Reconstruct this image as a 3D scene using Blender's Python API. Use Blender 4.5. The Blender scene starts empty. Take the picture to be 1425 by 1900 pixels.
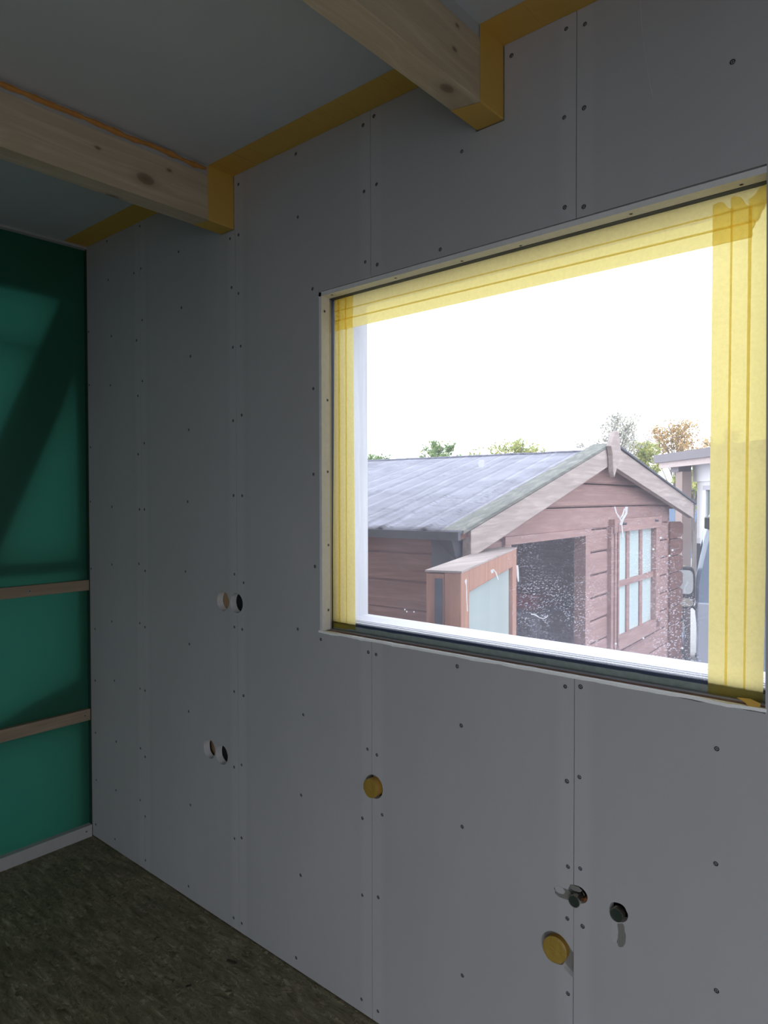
import bpy, bmesh, math, random
from mathutils import Vector, Matrix, noise
random.seed(7)
S = bpy.context.scene
COL = S.collection

# ---------------------------------------------------------------- camera
CAM = Vector((2.8740, -1.41, 1.4703))
cd = bpy.data.cameras.new('camera'); co = bpy.data.objects.new('camera', cd); COL.objects.link(co)
yaw, pitch, roll = math.radians(-40.351), math.radians(-1.1238), math.radians(-0.106)
fw = Vector((math.sin(yaw)*math.cos(pitch), math.cos(yaw)*math.cos(pitch), math.sin(pitch)))
rt = Vector((math.cos(yaw), -math.sin(yaw), 0)); up = rt.cross(fw)
r2 = rt*math.cos(roll)+up*math.sin(roll); u2 = up*math.cos(roll)-rt*math.sin(roll)
M = Matrix((r2, u2, -fw)).transposed().to_4x4(); M.translation = CAM
co.matrix_world = M
cd.sensor_fit = 'VERTICAL'; cd.sensor_height = 36.0; cd.lens = 1257.05/1900*36.0
cd.clip_start = 0.02; cd.clip_end = 300
S.camera = co

# ---------------------------------------------------------------- light
w = bpy.data.worlds.new('overcast_sky'); S.world = w; w.use_nodes = True
wn = w.node_tree; wn.nodes.clear()
wo = wn.nodes.new('ShaderNodeOutputWorld'); wb = wn.nodes.new('ShaderNodeBackground')
tc = wn.nodes.new('ShaderNodeTexCoord'); sx = wn.nodes.new('ShaderNodeSeparateXYZ')
cr = wn.nodes.new('ShaderNodeValToRGB')
cr.color_ramp.elements[0].position = 0.0; cr.color_ramp.elements[0].color = (.93, .96, 1.0, 1)
cr.color_ramp.elements[1].position = 0.7; cr.color_ramp.elements[1].color = (.86, .93, 1.0, 1)
wn.links.new(tc.outputs['Generated'], sx.inputs[0]); wn.links.new(sx.outputs['Z'], cr.inputs[0])
wn.links.new(cr.outputs[0], wb.inputs[0]); wb.inputs[1].default_value = 3.3
wn.links.new(wb.outputs[0], wo.inputs[0])

def portal(name, loc, rot, sx_, sy_):
    l = bpy.data.lights.new(name, 'AREA'); l.shape = 'RECTANGLE'; l.size = sx_; l.size_y = sy_
    l.cycles.is_portal = True
    o = bpy.data.objects.new(name, l); o.location = loc; o.rotation_euler = rot; COL.objects.link(o)
# daylight portals in the window and in the unseen doorway added behind the camera
portal('daylight_window', (2.04, .35, 1.6), (math.radians(-90), 0, 0), 1.5, 1.3)
DX0, DX1, DZ1, YB = 2.55, 4.85, 2.1, -3.2
portal('daylight_added_doorway', ((DX0+DX1)/2, YB-.15, DZ1/2), (math.radians(90), 0, 0), DX1-DX0, DZ1)
S.view_settings.view_transform = 'Standard'; S.view_settings.look = 'None'
S.view_settings.exposure = 0.12; S.view_settings.gamma = 1.0; S.view_settings.use_curve_mapping = False

# ---------------------------------------------------------------- object helpers
def wloc(p):
    v = Vector((0, 0, 0))
    while p is not None: v += p.location; p = p.parent
    return v
def tag(o, label=None, cat=None, group=None, kind=None):
    if label: o['label'] = label
    if cat: o['category'] = cat
    if group: o['group'] = group
    if kind: o['kind'] = kind
    return o
def empty(name, loc, label=None, cat=None, group=None, kind=None, parent=None):
    o = bpy.data.objects.new(name, None); o.empty_display_size = .05; COL.objects.link(o)
    o.parent = parent; o.location = Vector(loc)-wloc(parent)
    return tag(o, label, cat, group, kind)
class MB:
    """collects shapes given in world coordinates"""
    def __init__(s): s.v = []; s.f = []; s.mi = []; s.cur = 0
    def add(s, vs, fs):
        n = len(s.v); s.v += [Vector(v) for v in vs]
        for f in fs: s.f.append([i+n for i in f]); s.mi.append(s.cur)
        return s
    def hexa(s, p):   # 4 bottom points, 4 top points
        return s.add(p, [(0,3,2,1),(4,5,6,7),(0,1,5,4),(1,2,6,5),(2,3,7,6),(3,0,4,7)])
    def box(s, x0, x1, y0, y1, z0, z1, T=None):
        p = [(x0,y0,z0),(x1,y0,z0),(x1,y1,z0),(x0,y1,z0),(x0,y0,z1),(x1,y0,z1),(x1,y1,z1),(x0,y1,z1)]
        if T: p = [T(*q) for q in p]
        return s.hexa(p)
    def prism(s, pts, d):  # polygon of points, extruded by vector d
        n = len(pts); d = Vector(d); P = [Vector(p) for p in pts]
        return s.add(P+[p+d for p in P], [tuple(range(n-1,-1,-1)), tuple(range(n,2*n))]+[(i,(i+1)%n,(i+1)%n+n,i+n) for i in range(n)])
    def tube(s, path, rad, n=8, cap=True):
        path = [Vector(p) for p in path]; rs = rad if isinstance(rad, (list, tuple)) else [rad]*len(path)
        base = len(s.v); prev = None
        for i, p in enumerate(path):
            t = (path[min(i+1, len(path)-1)]-path[max(i-1, 0)]).normalized()
            a = t.cross(Vector((0,0,1)) if abs(t.z) < .9 else Vector((1,0,0))).normalized()
            if prev is not None: a = (prev-t*prev.dot(t)).normalized()
            prev = a; b = t.cross(a)
            for k in range(n):
                q = 2*math.pi*k/n; s.v.append(p+(a*math.cos(q)+b*math.sin(q))*rs[i])
        for i in range(len(path)-1):
            for k in range(n):
                A = base+i*n+k; B = base+i*n+(k+1)%n; s.f.append([A, B, B+n, A+n]); s.mi.append(s.cur)
        if cap:
            s.f.append([base+k for k in range(n)][::-1]); s.mi.append(s.cur)
            s.f.append([base+(len(path)-1)*n+k for k in range(n)]); s.mi.append(s.cur)
        return s
    def lathe(s, c, axis, prof, n=32):   # prof: (distance along axis, radius)
        c = Vector(c); axis = Vector(axis).normalized()
        return s.tube_raw([c+axis*h for h, r in prof], [r for h, r in prof], axis, n)
    def tube_raw(s, pts, rs, axis, n):
        a = axis.cross(Vector((0,0,1)) if abs(axis.z) < .9 else Vector((1,0,0))).normalized(); b = axis.cross(a)
        base = len(s.v)
        for p, r in zip(pts, rs):
            for k in range(n):
                q = 2*math.pi*k/n; s.v.append(p+(a*math.cos(q)+b*math.sin(q))*max(r, 1e-5))
        for i in range(len(pts)-1):
            for k in range(n):
                A = base+i*n+k; B = base+i*n+(k+1)%n; s.f.append([A, B, B+n, A+n]); s.mi.append(s.cur)
        return s
    def build(s, name, mats, parent=None, smooth=False, bevel=0, recalc=True):
        off = wloc(parent) if parent is not None else Vector((0,0,0))
        me = bpy.data.meshes.new(name); me.from_pydata([v-off for v in s.v], [], s.f)
        if not isinstance(mats, (list, tuple)): mats = [mats]
        for m in mats: me.materials.append(m)
        me.polygons.foreach_set('material_index', s.mi)
        if recalc:
            bm = bmesh.new(); bm.from_mesh(me); bmesh.ops.recalc_face_normals(bm, faces=bm.faces); bm.to_mesh(me); bm.free()
        if smooth:
            me.polygons.foreach_set('use_smooth', [True]*len(me.polygons))
            try: me.set_sharp_from_angle(angle=math.radians(40))
            except Exception: pass
        o = bpy.data.objects.new(name, me); COL.objects.link(o); o.parent = parent
        if bevel:
            b = o.modifiers.new('bevel', 'BEVEL'); b.width = bevel; b.segments = 2; b.limit_method = 'ANGLE'
        return o
def plate(name, loops, y0, y1, mats, parent=None, T=None, kids_rect=None):
    """solid sheet in the xz plane between y0 (front) and y1 from outlines; inner loops are holes"""
    cu = bpy.data.curves.new('outline', 'CURVE'); cu.dimensions = '2D'; cu.fill_mode = 'BOTH'; cu.extrude = abs(y1-y0)/2 if abs(y1-y0) > 1e-9 else 0
    for lp in loops:
        sp = cu.splines.new('POLY'); sp.points.add(len(lp)-1); sp.use_cyclic_u = True
        for p, q in zip(sp.points, lp): p.co = (q[0], q[1], 0, 1)
    to = bpy.data.objects.new('outline', cu); COL.objects.link(to)
    me0 = bpy.data.meshes.new_from_object(to.evaluated_get(bpy.context.evaluated_depsgraph_get()))
    COL.objects.unlink(to); bpy.data.objects.remove(to)
    vs = [(v.co.x, (y0+y1)/2+v.co.z, v.co.y) for v in me0.vertices]
    if T: vs = [T(*v) for v in vs]
    mb = MB(); mb.add(vs, [tuple(p.vertices) for p in me0.polygons])
    bpy.data.meshes.remove(me0)
    bmo = mb.build(name, mats, parent)
    bm = bmesh.new(); bm.from_mesh(bmo.data); bmesh.ops.remove_doubles(bm, verts=bm.verts, dist=1e-5)
    bmesh.ops.recalc_face_normals(bm, faces=bm.faces)
    if isinstance(mats, (list, tuple)) and len(mats) > 1:
        for f in bm.faces:
            if abs(f.normal.y) < .5 and not (abs(f.normal.x) > .99 and f.calc_area() > .004): f.material_index = 1
    bm.to_mesh(bmo.data); bm.free()
    return bmo
def rect(x0, x1, z0, z1): return [(x0,z0),(x1,z0),(x1,z1),(x0,z1)]
def circ(x, z, r, n=40, wob=0.0, sx=1.0, sz=1.0):
    return [(x+sx*(r+wob*math.sin(5*a+x*9)+wob*.7*math.sin(9*a))*math.cos(a), z+sz*(r+wob*math.sin(4*a+z*7))*math.sin(a)) for a in [2*math.pi*k/n for k in range(n)]]

# ---------------------------------------------------------------- materials
class NT:
    def __init__(s, name):
        s.m = bpy.data.materials.new(name); s.m.use_nodes = True; s.t = s.m.node_tree; s.t.nodes.clear()
        s.out = s.n('ShaderNodeOutputMaterial'); s.tc = s.n('ShaderNodeNewGeometry').outputs['Position']
    def n(s, typ, **kw):
        x = s.t.nodes.new(typ)
        for k, v in kw.items(): setattr(x, k, v)
        return x
    def l(s, a, b): s.t.links.new(a, b)
    def setin(s, node, i, v):
        if hasattr(v, 'node'): s.l(v, node.inputs[i])
        else: node.inputs[i].default_value = v
    def mapping(s, scale=(1,1,1), rot=(0,0,0), loc=(0,0,0), src=None):
        m = s.n('ShaderNodeMapping'); s.l(src or s.tc, m.inputs[0]); m.inputs['Scale'].default_value = scale
        m.inputs['Rotation'].default_value = rot; m.inputs['Location'].default_value = loc; return m.outputs[0]
    def noise(s, vec, scale, detail=4, rough=.55, dist=0):
        x = s.n('ShaderNodeTexNoise'); s.l(vec, x.inputs['Vector']); x.inputs['Scale'].default_value = scale
        x.inputs['Detail'].default_value = detail; x.inputs['Roughness'].default_value = rough; x.inputs['Distortion'].default_value = dist
        return x.outputs['Fac']
    def ramp(s, fac, stops):
        x = s.n('ShaderNodeValToRGB'); s.l(fac, x.inputs[0]); e = x.color_ramp.elements
        while len(e) < len(stops): e.new(.5)
        for k, (p, c) in zip(e, stops):
            k.position = p; k.color = (c if isinstance(c, tuple) else (c,c,c))+(1,)
        return x.outputs[0]
    def math(s, op, a, b=0.0, clamp=False):
        x = s.n('ShaderNodeMath', operation=op); x.use_clamp = clamp; s.setin(x, 0, a); s.setin(x, 1, b); return x.outputs[0]
    def mix(s, fac, a, b, mode='MIX'):
        x = s.n('ShaderNodeMix', data_type='RGBA', blend_type=mode); s.setin(x, 0, fac)
        for i, v in ((6, a), (7, b)):
            if isinstance(v, tuple): v = v+(1,) if len(v) == 3 else v
            s.setin(x, i, v)
        return x.outputs[2]
    def bump(s, h, strength=.3, dist=.01):
        x = s.n('ShaderNodeBump'); x.inputs['Strength'].default_value = strength; x.inputs['Distance'].default_value = dist
        s.l(h, x.inputs['Height']); return x.outputs[0]
    def principled(s, col, rough=.6, normal=None, metallic=0, spec=.5):
        x = s.n('ShaderNodeBsdfPrincipled')
        s.setin(x, 'Base Color', col+(1,) if isinstance(col, tuple) else col); s.setin(x, 'Roughness', rough)
        x.inputs['Metallic'].default_value = metallic; x.inputs['Specular IOR Level'].default_value = spec
        if normal is not None: s.l(normal, x.inputs['Normal'])
        s.l(x.outputs[0], s.out.inputs[0]); return x
def simple(name, col, rough=.6, var=.12, scale=20, bump=.1, metallic=0, spec=.4, stretch=(1,1,1)):
    t = NT(name); v = t.mapping(stretch); f = t.noise(v, scale, 5)
    c = t.mix(f, tuple(k*(1-var) for k in col), tuple(min(1,k*(1+var)) for k in col))
    t.principled(c, rough, t.bump(f, bump, .003), metallic, spec); return t.m

def gypsum():
    t = NT('gypsum_board'); sx = t.n('ShaderNodeSeparateXYZ'); t.l(t.tc, sx.inputs[0]); X = sx.outputs['X']
    big = t.noise(t.mapping((1,1,.6)), 2.2, 3); fine = t.noise(t.tc, 160, 2); mid = t.noise(t.mapping((3,1,.5)), 9, 4)
    c = t.mix(t.ramp(big, [(.3,0.0),(.7,1.0)]), (.425,.42,.445), (.475,.465,.50))
    c = t.mix(t.math('MULTIPLY', mid, .35), c, (.405,.40,.42))
    # paler tapered joints along the board edges
    band = None
    for sx_ in (.430, 1.030, 1.63, 2.2285):
        d = t.math('ABSOLUTE', t.math('SUBTRACT', X, sx_))
        b = t.ramp(d, [(0,1.0),(.030,1.0),(.044,0.0)])
        dk = t.math('MULTIPLY', t.ramp(d, [(.044,0.0),(.052,1.0),(.075,0.0)]), -.5 if sx_ < 1.5 else -.2)
        b = t.math('ADD', b, dk); band = b if band is None else t.math('ADD', band, b)
    v = t.math('ADD', 1.0, t.math('MULTIPLY', band, .06))
    x = t.n('ShaderNodeVectorMath', operation='SCALE'); t.l(c, x.inputs[0]); t.l(v, x.inputs['Scale'])
    fb = t.mix(t.math('MULTIPLY', fine, .14), x.outputs[0], (.30,.31,.31))
    t.principled(fb, .62, t.bump(t.noise(t.tc, 60, 5), .06, .002), spec=.35); return t.m
def wood(name, light, dark, axis='y', knots=(), scale=1.0, rough=.6, spec=.3, bumpy=.25):
    t = NT(name)
    st = {'y': (14, .7, 14), 'x': (.7, 14, 14), 'z': (14, 14, .7)}[axis]
    warp = t.noise(t.tc, 3, 2); mv = t.n('ShaderNodeVectorMath', operation='ADD')
    sc = t.n('ShaderNodeVectorMath', operation='SCALE'); t.l(t.tc, mv.inputs[0])
    cmb = t.n('ShaderNodeCombineXYZ'); t.l(warp, cmb.inputs[0]); t.l(warp, cmb.inputs[1]); t.l(warp, cmb.inputs[2])
    t.l(cmb.outputs[0], sc.inputs[0]); sc.inputs['Scale'].default_value = .035; t.l(sc.outputs[0], mv.inputs[1])
    m = t.mapping(tuple(k*scale for k in st), src=mv.outputs[0])
    g = t.noise(m, 3.2, 6, .6, .6); fine = t.noise(t.mapping(tuple(k*scale*5 for k in st)), 2, 3)
    c = t.mix(t.ramp(g, [(.32,0.0),(.5,.35),(.68,1.0)]), dark, light)
    c = t.mix(t.math('MULTIPLY', fine, .22), c, tuple(k*.7 for k in dark))
    for (kx, ky, kz, r) in knots:
        d = t.n('ShaderNodeVectorMath', operation='DISTANCE')
        s_ = (1,1,1); mm = {'y': (1,.55,1), 'x': (.55,1,1), 'z': (1,1,.55)}[axis]
        p = t.mapping(mm); t.l(p, d.inputs[0]); d.inputs[1].default_value = (kx*mm[0], ky*mm[1], kz*mm[2])
        q = t.ramp(t.math('DIVIDE', d.outputs['Value'], r*2.2), [(0, 1.0), (.38, .75), (.5, .25), (1, 0.0)])
        c = t.mix(t.math('MULTIPLY', q, .85), c, (dark[0]*.28, dark[1]*.22, dark[2]*.2))
    t.principled(c, rough, t.bump(g, bumpy, .002), spec=spec); return t.m
def osb():
    t = NT('osb'); c = None; H = None
    for i, ang in enumerate((.15, 1.0, 1.75, 2.5)):
        m = t.mapping((9, 44, 10), (0, 0, ang), (i*3.1, i*1.7, 0))
        f = t.noise(m, 1.0, 4, .62, .5)
        cc = t.ramp(f, [(.30,(.07,.057,.032)), (.44,(.18,.15,.09)), (.57,(.28,.24,.155)), (.68,(.46,.40,.28))])
        if c is None: c = cc; H = f
        else:
            k = t.ramp(t.noise(t.mapping((1,1,1), (0,0,ang), (i*5.3, 2.0, 0)), 13+5*i, 3, .6, 1.2), [(.47,0.0),(.53,1.0)])
            c = t.mix(k, c, cc); H = t.math('ADD', t.math('MULTIPLY', H, t.math('SUBTRACT', 1.0, k)), t.math('MULTIPLY', f, k))
    tone = t.noise(t.tc, 9, 4, .6); c = t.mix(t.ramp(tone, [(.4,0.0),(.7,.45)]), c, (.12,.115,.06))
    dirt = t.noise(t.tc, 4.2, 6, .7); c = t.mix(t.ramp(dirt, [(.5,0.0),(.75,.6)]), c, (.10,.085,.06))
    dust = t.noise(t.tc, 40, 5, .75); c = t.mix(t.ramp(dust, [(.62,0.0),(.8,.6)]), c, (.40,.38,.33))
    H2 = t.math('ADD', H, t.math('MULTIPLY', t.noise(t.tc, 90, 4), .3))
    t.principled(c, .6, t.bump(H2, .7, .006), spec=.4); return t.m
def translucent(name, col_t, col_d, dmix=.35, gloss=.06, rough=.35, fib=0.0, bump=0.0, bscale=6, clear=0.0, col_c=(1,1,1)):
    """thin sheet: part of the light scatters through, part reflects"""
    t = NT(name)
    tr = t.n('ShaderNodeBsdfTranslucent'); di = t.n('ShaderNodeBsdfDiffuse'); gl = t.n('ShaderNodeBsdfGlossy')
    a, b = col_t+(1,), col_d+(1,)
    if fib:
        f = t.noise(t.mapping((1,1,1)), 130, 5, .7); g = t.noise(t.tc, 14, 3)
        a = t.mix(t.ramp(f, [(.35,fib),(.6,0.0)]), col_t, tuple(k*.78 for k in col_t)); a = t.mix(t.math('MULTIPLY', g, .12), a, tuple(k*.8 for k in col_t))
    t.setin(tr, 0, a); t.setin(di, 0, b); gl.inputs['Roughness'].default_value = rough; gl.inputs[0].default_value = (1,1,1,1)
    if bump:
        nb = t.bump(t.noise(t.tc, bscale, 3, .5, .5), bump, .02)
        for k in (di, gl): t.l(nb, k.inputs['Normal'])
    m1 = t.n('ShaderNodeMixShader'); m1.inputs[0].default_value = dmix; t.l(tr.outputs[0], m1.inputs[1]); t.l(di.outputs[0], m1.inputs[2])
    m2 = t.n('ShaderNodeMixShader'); m2.inputs[0].default_value = gloss; t.l(m1.outputs[0], m2.inputs[1]); t.l(gl.outputs[0], m2.inputs[2])
    if clear:
        tp = t.n('ShaderNodeBsdfTransparent'); tp.inputs[0].default_value = col_c+(1,)
        m3 = t.n('ShaderNodeMixShader'); m3.inputs[0].default_value = clear; t.l(m2.outputs[0], m3.inputs[1]); t.l(tp.outputs[0], m3.inputs[2]); m2 = m3
    t.l(m2.outputs[0], t.out.inputs[0]); return t.m
def dirty_glass():
    t = NT('dusty_glass')
    tp = t.n('ShaderNodeBsdfTransparent'); tp.inputs[0].default_value = (.98,.985,1,1)
    tr = t.n('ShaderNodeBsdfTranslucent'); tr.inputs[0].default_value = (.86,.86,1,1)
    sx = t.n('ShaderNodeSeparateXYZ'); t.l(t.tc, sx.inputs[0]); X, Z = sx.outputs['X'], sx.outputs['Z']
    # condensation speckles, strongest in the lower right part of the pane
    zone = t.ramp(t.noise(t.tc, 5.5, 3, .6), [(.42, 0.0), (.62, 1.0)])
    low = t.ramp(t.math('MULTIPLY', t.math('SUBTRACT', 1.50, Z), 2.6), [(0, 0.0), (.45, .6), (1, 1.0)])
    rgt = t.ramp(t.math('MULTIPLY', t.math('SUBTRACT', X, 1.85), 2.2), [(0, .15), (.6, 1.0)])
    zr = t.math('MULTIPLY', low, rgt)
    vo = t.n('ShaderNodeTexVoronoi'); vo.inputs['Scale'].default_value = 420; t.l(t.mapping((1,0,1)), vo.inputs['Vector'])
    vs = t.n('ShaderNodeSeparateColor'); t.l(vo.outputs['Color'], vs.inputs[0])
    rad = t.math('MULTIPLY', t.math('POWER', vs.outputs[0], 2.0), .55)
    sp = t.math('LESS_THAN', vo.outputs['Distance'], rad)
    spk = t.math('MULTIPLY', t.math('MULTIPLY', sp, t.math('MULTIPLY', zr, zone)), .42)
    haze = t.math('MULTIPLY', zr, .035)
    base = t.math('ADD', t.math('MULTIPLY', t.noise(t.mapping((1,1,3)), 4, 3), .025), .02)
    fac = t.math('ADD', t.math('ADD', spk, haze), base, True)
    m = t.n('ShaderNodeMixShader'); t.l(fac, m.inputs[0]); t.l(tp.outputs[0], m.inputs[1]); t.l(tr.outputs[0], m.inputs[2])
    gl = t.n('ShaderNodeBsdfGlossy'); gl.inputs['Roughness'].default_value = .02
    fr = t.n('ShaderNodeFresnel'); fr.inputs[0].default_value = 1.35
    m2 = t.n('ShaderNodeMixShader'); t.l(fr.outputs[0], m2.inputs[0]); t.l(m.outputs[0], m2.inputs[1]); t.l(gl.outputs[0], m2.inputs[2])
    t.l(m2.outputs[0], t.out.inputs[0]); return t.m
def mesh_cloth():   # scrim showing through worn card: fine grid of threads
    t = NT('scrim_mesh'); sx = t.n('ShaderNodeSeparateXYZ'); t.l(t.tc, sx.inputs[0])
    a = t.math('LESS_THAN', t.math('FRACT', t.math('MULTIPLY', sx.outputs['X'], 420)), .42)
    b = t.math('LESS_THAN', t.math('FRACT', t.math('MULTIPLY', sx.outputs['Z'], 420)), .36)
    c = t.mix(t.math('MAXIMUM', a, b), (.05,.045,.04), (.30,.29,.28)); t.principled(c, .8, spec=.2); return t.m
def felt():
    t = NT('roof_felt'); n1 = t.noise(t.tc, 5, 5, .65); n2 = t.noise(t.mapping((1,1,1)), 120, 3)
    c = t.mix(t.ramp(n1, [(.35,0.0),(.65,1.0)]), (.15,.15,.185), (.235,.235,.285))
    c = t.mix(t.math('MULTIPLY', n2, .3), c, (.25,.25,.31))
    cr = t.ramp(t.noise(t.mapping((3,14,2)), 6, 8, .8, 1.5), [(.51, 0.0), (.57, .85)]); crz = t.ramp(t.noise(t.mapping((.7,2.4,1)), 2.2, 3), [(.46,0.0),(.58,1.0)]); c = t.mix(t.math('MULTIPLY', cr, crz), c, (.06,.06,.075))
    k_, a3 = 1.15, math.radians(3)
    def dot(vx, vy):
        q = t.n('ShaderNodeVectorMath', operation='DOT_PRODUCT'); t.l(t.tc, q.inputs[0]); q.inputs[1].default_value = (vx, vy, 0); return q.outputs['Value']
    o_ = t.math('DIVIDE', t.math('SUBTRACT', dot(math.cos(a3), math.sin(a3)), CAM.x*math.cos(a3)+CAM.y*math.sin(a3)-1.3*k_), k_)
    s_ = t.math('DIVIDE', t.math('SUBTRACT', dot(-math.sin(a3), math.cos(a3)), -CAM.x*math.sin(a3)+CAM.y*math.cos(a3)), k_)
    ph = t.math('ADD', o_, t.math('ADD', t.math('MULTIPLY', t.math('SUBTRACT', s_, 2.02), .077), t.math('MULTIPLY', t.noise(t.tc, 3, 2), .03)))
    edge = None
    for rr in (.01,-.11,-.24,-.34,-.43,-.56,-.68,-.80,-.93,-1.1,-1.25,-1.45,-1.7,-2.0):   # light and shade of each felt lap, painted into the colour
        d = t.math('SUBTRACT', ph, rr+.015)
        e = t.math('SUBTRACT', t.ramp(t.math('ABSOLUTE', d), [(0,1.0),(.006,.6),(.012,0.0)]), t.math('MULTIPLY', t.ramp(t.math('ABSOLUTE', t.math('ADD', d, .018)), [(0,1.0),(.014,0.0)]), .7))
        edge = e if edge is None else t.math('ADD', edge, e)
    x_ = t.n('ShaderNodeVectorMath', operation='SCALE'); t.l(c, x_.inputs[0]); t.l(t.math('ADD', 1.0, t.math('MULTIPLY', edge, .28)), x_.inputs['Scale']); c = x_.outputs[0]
    t.principled(c, .75, t.bump(t.math('ADD', n1, t.math('MULTIPLY', n2, .2)), .5, .02), spec=.3); return t.m

GYP = gypsum()
GCORE = simple('gypsum_edge', (.72,.71,.73), .8, .1, 60)
CEILM = simple('ceiling_board', (.56,.58,.61), .7, .05, 4, .05)
OSB = osb()
BEAM1 = wood('beam_spruce', (.66,.56,.43), (.52,.41,.29), 'y', [(1.021,-.32,2.421,.016), (1.021,-.466,2.455,.005), (.955,-.39,2.37,.013), (1.021,-.24,2.475,.005)])
BEAM2 = wood('beam_pine', (.68,.56,.40), (.50,.39,.27), 'y', [(2.017,-.188,2.362,.012), (2.045,-.20,2.425,.005), (2.045,-.19,2.48,.004), (2.045,-.42,2.44,.005)])
LATH = wood('lath', (.42,.33,.24), (.31,.24,.17), 'y')
PALE = simple('pale_packing', (.46,.46,.47), .8, .1, 30)
STUD = wood('stud', (.36,.25,.15), (.24,.16,.09), 'z')
DARK = simple('dark_void', (.03,.03,.03), .9)
SCREWM = simple('phosphated_steel', (.025,.026,.03), .55, .2, 400, .2, .3)
FOAM = simple('orange_foam', (.55,.25,.06), .8, .3, 60, .8)
TAPE_A = translucent('amber_tape', (.60,.36,.05), (.74,.46,.10), .92, .05, .35, 0, .25, 9)
TAPE_Y = translucent('yellow_tape', (.96,.82,.36), (.80,.62,.14), .10, .02, .4, .35, clear=.06, col_c=(1,.86,.20))
MEMB = translucent('green_membrane', (.06,.34,.23), (.035,.19,.125), .55, .03, .35, 0, .35, 5)
DIFFUSER = translucent('daylight_diffuser', (.45,.50,.55), (.6,.6,.6), .72, 0.0)
GLASS = dirty_glass()
SCRIM = mesh_cloth()
WHITEP = wood('whitewashed_wood', (.72,.73,.76), (.60,.61,.66), 'z', rough=.7)
WHITEX = wood('whitewashed_sill', (.72,.72,.76), (.62,.60,.66), 'x', rough=.7)
WFRAME = simple('white_frame', (.78,.78,.8), .4, .04)
GASKET = simple('navy_gasket', (.035,.05,.095), .5)
SEALG = simple('grey_green_sealant', (.25,.29,.28), .7, .3, 60, .6)
SILVER = simple('aluminium_strip', (.42,.42,.46), .35, .05, 20, 0, .6)
BROWN = simple('brown_timber', (.22,.12,.08), .7, .3, 40)
CHROME = simple('nickel', (.55,.52,.48), .25, .05, 50, .05, 1.0)
CAPM = simple('dark_cap', (.03,.045,.04), .35, .2, 90, .1)
MUD = translucent('paste_white', (.97,.98,1.0), (.85,.86,.9), .1, 0)
SHEDW = wood('stained_log', (.37,.235,.215), (.27,.16,.15), 'y', rough=.7, spec=.25)
SHEDX = wood('stained_log_side', (.42,.25,.22), (.27,.15,.13), 'x', rough=.7, spec=.25)
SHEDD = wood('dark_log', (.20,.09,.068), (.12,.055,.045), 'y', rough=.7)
DOORW = wood('door_wood', (.48,.25,.165), (.33,.16,.115), 'z', rough=.6)
WEATH = wood('weathered_board', (.46,.39,.365), (.30,.245,.23), 'y', rough=.85)
MOSS = wood('mossy_capping', (.25,.25,.225), (.12,.125,.115), 'y', rough=.9)
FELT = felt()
LEAD = simple('dark_felt_edge', (.07,.075,.095), .7, .3, 20, .5)
FROST = simple('frosted_glass', (.42,.50,.50), .25, .12, 5, .02, 0, .5, (1,1,.2))
NETC = simple('shed_pane', (.50,.60,.61), .18, .12, 6, .02, 0, .6, (4,1,.4))

# ---------------------------------------------------------------- SHELL
def ceil_z(x, y): return 2.5542-.0107*x+.0184*y
RX, LY = 5.0, YB
fl = MB(); fl.box(-.13, RX, LY, -.001 if False else .17, -.06, 0); floor = fl.build('floor', OSB)
tag(floor, 'rough OSB subfloor of pressed wood strands', 'floor', kind='structure')
cm = MB(); T = .06
cm.hexa([(x,y,ceil_z(x,y)) for x,y in ((-.13,LY),(RX,LY),(RX,.17),(-.13,.17))]+[(x,y,ceil_z(x,y)+T) for x,y in ((-.13,LY),(RX,LY),(RX,.17),(-.13,.17))])
ceiling = cm.build('ceiling', CEILM); tag(ceiling, 'flat grey board ceiling between the beams', 'ceiling', kind='structure')

# right wall and rear wall; unseen wide doorway added to light the room
m = MB(); m.box(RX, RX+.1, LY, .17, 0, 2.62)
tag(m.build('wall_right', GYP), kind='structure')
m = MB(); m.box(-.13, DX0, LY-.1, LY, 0, 2.62); m.box(DX1, RX+.1, LY-.1, LY, 0, 2.62); m.box(DX0, DX1, LY-.1, LY, DZ1, 2.62)
tag(m.build('wall_rear', GYP), kind='structure')

# ---- window wall
WX0, WX1, WZ0, WZ1 = 1.4234, 2.5977, 1.0735, 2.0810
wall = empty('wall_back', (0,0,0), 'grey boarded wall with the taped window', 'wall', kind='structure')
m = MB()   # outer sheathing with the window opening
OX0, OX1, OZ0, OZ1 = 1.448, 2.66, 1.105, 2.085
for a in ((-.13,OX0,0,2.62),(OX1,RX+.1,0,2.62),(OX0,OX1,0,OZ0-.02),(OX0,OX1,OZ1,2.62)): m.box(a[0],a[1],.12,.18,a[2],a[3])
m.build('sheathing', STUD, wall)
# studs behind the joints, seen in the socket holes
m = MB()
for x, za, zb_ in ((.43,0,2.5),(.925,1.0,1.3),(2.14,0,.40),(2.2285,2.10,2.5)): m.box(x-.03, x+.03, .027, .10, za, zb_)
m.box(.865-.05,.865-.004,.04,.10,0,1.0); m.box(WX0-.055, WX0-.012, .027,.10,0,2.5); m.box(WX1+.02, WX1+.07,.027,.10,0,2.5)
m.build('stud_timber', STUD, wall)

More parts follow.
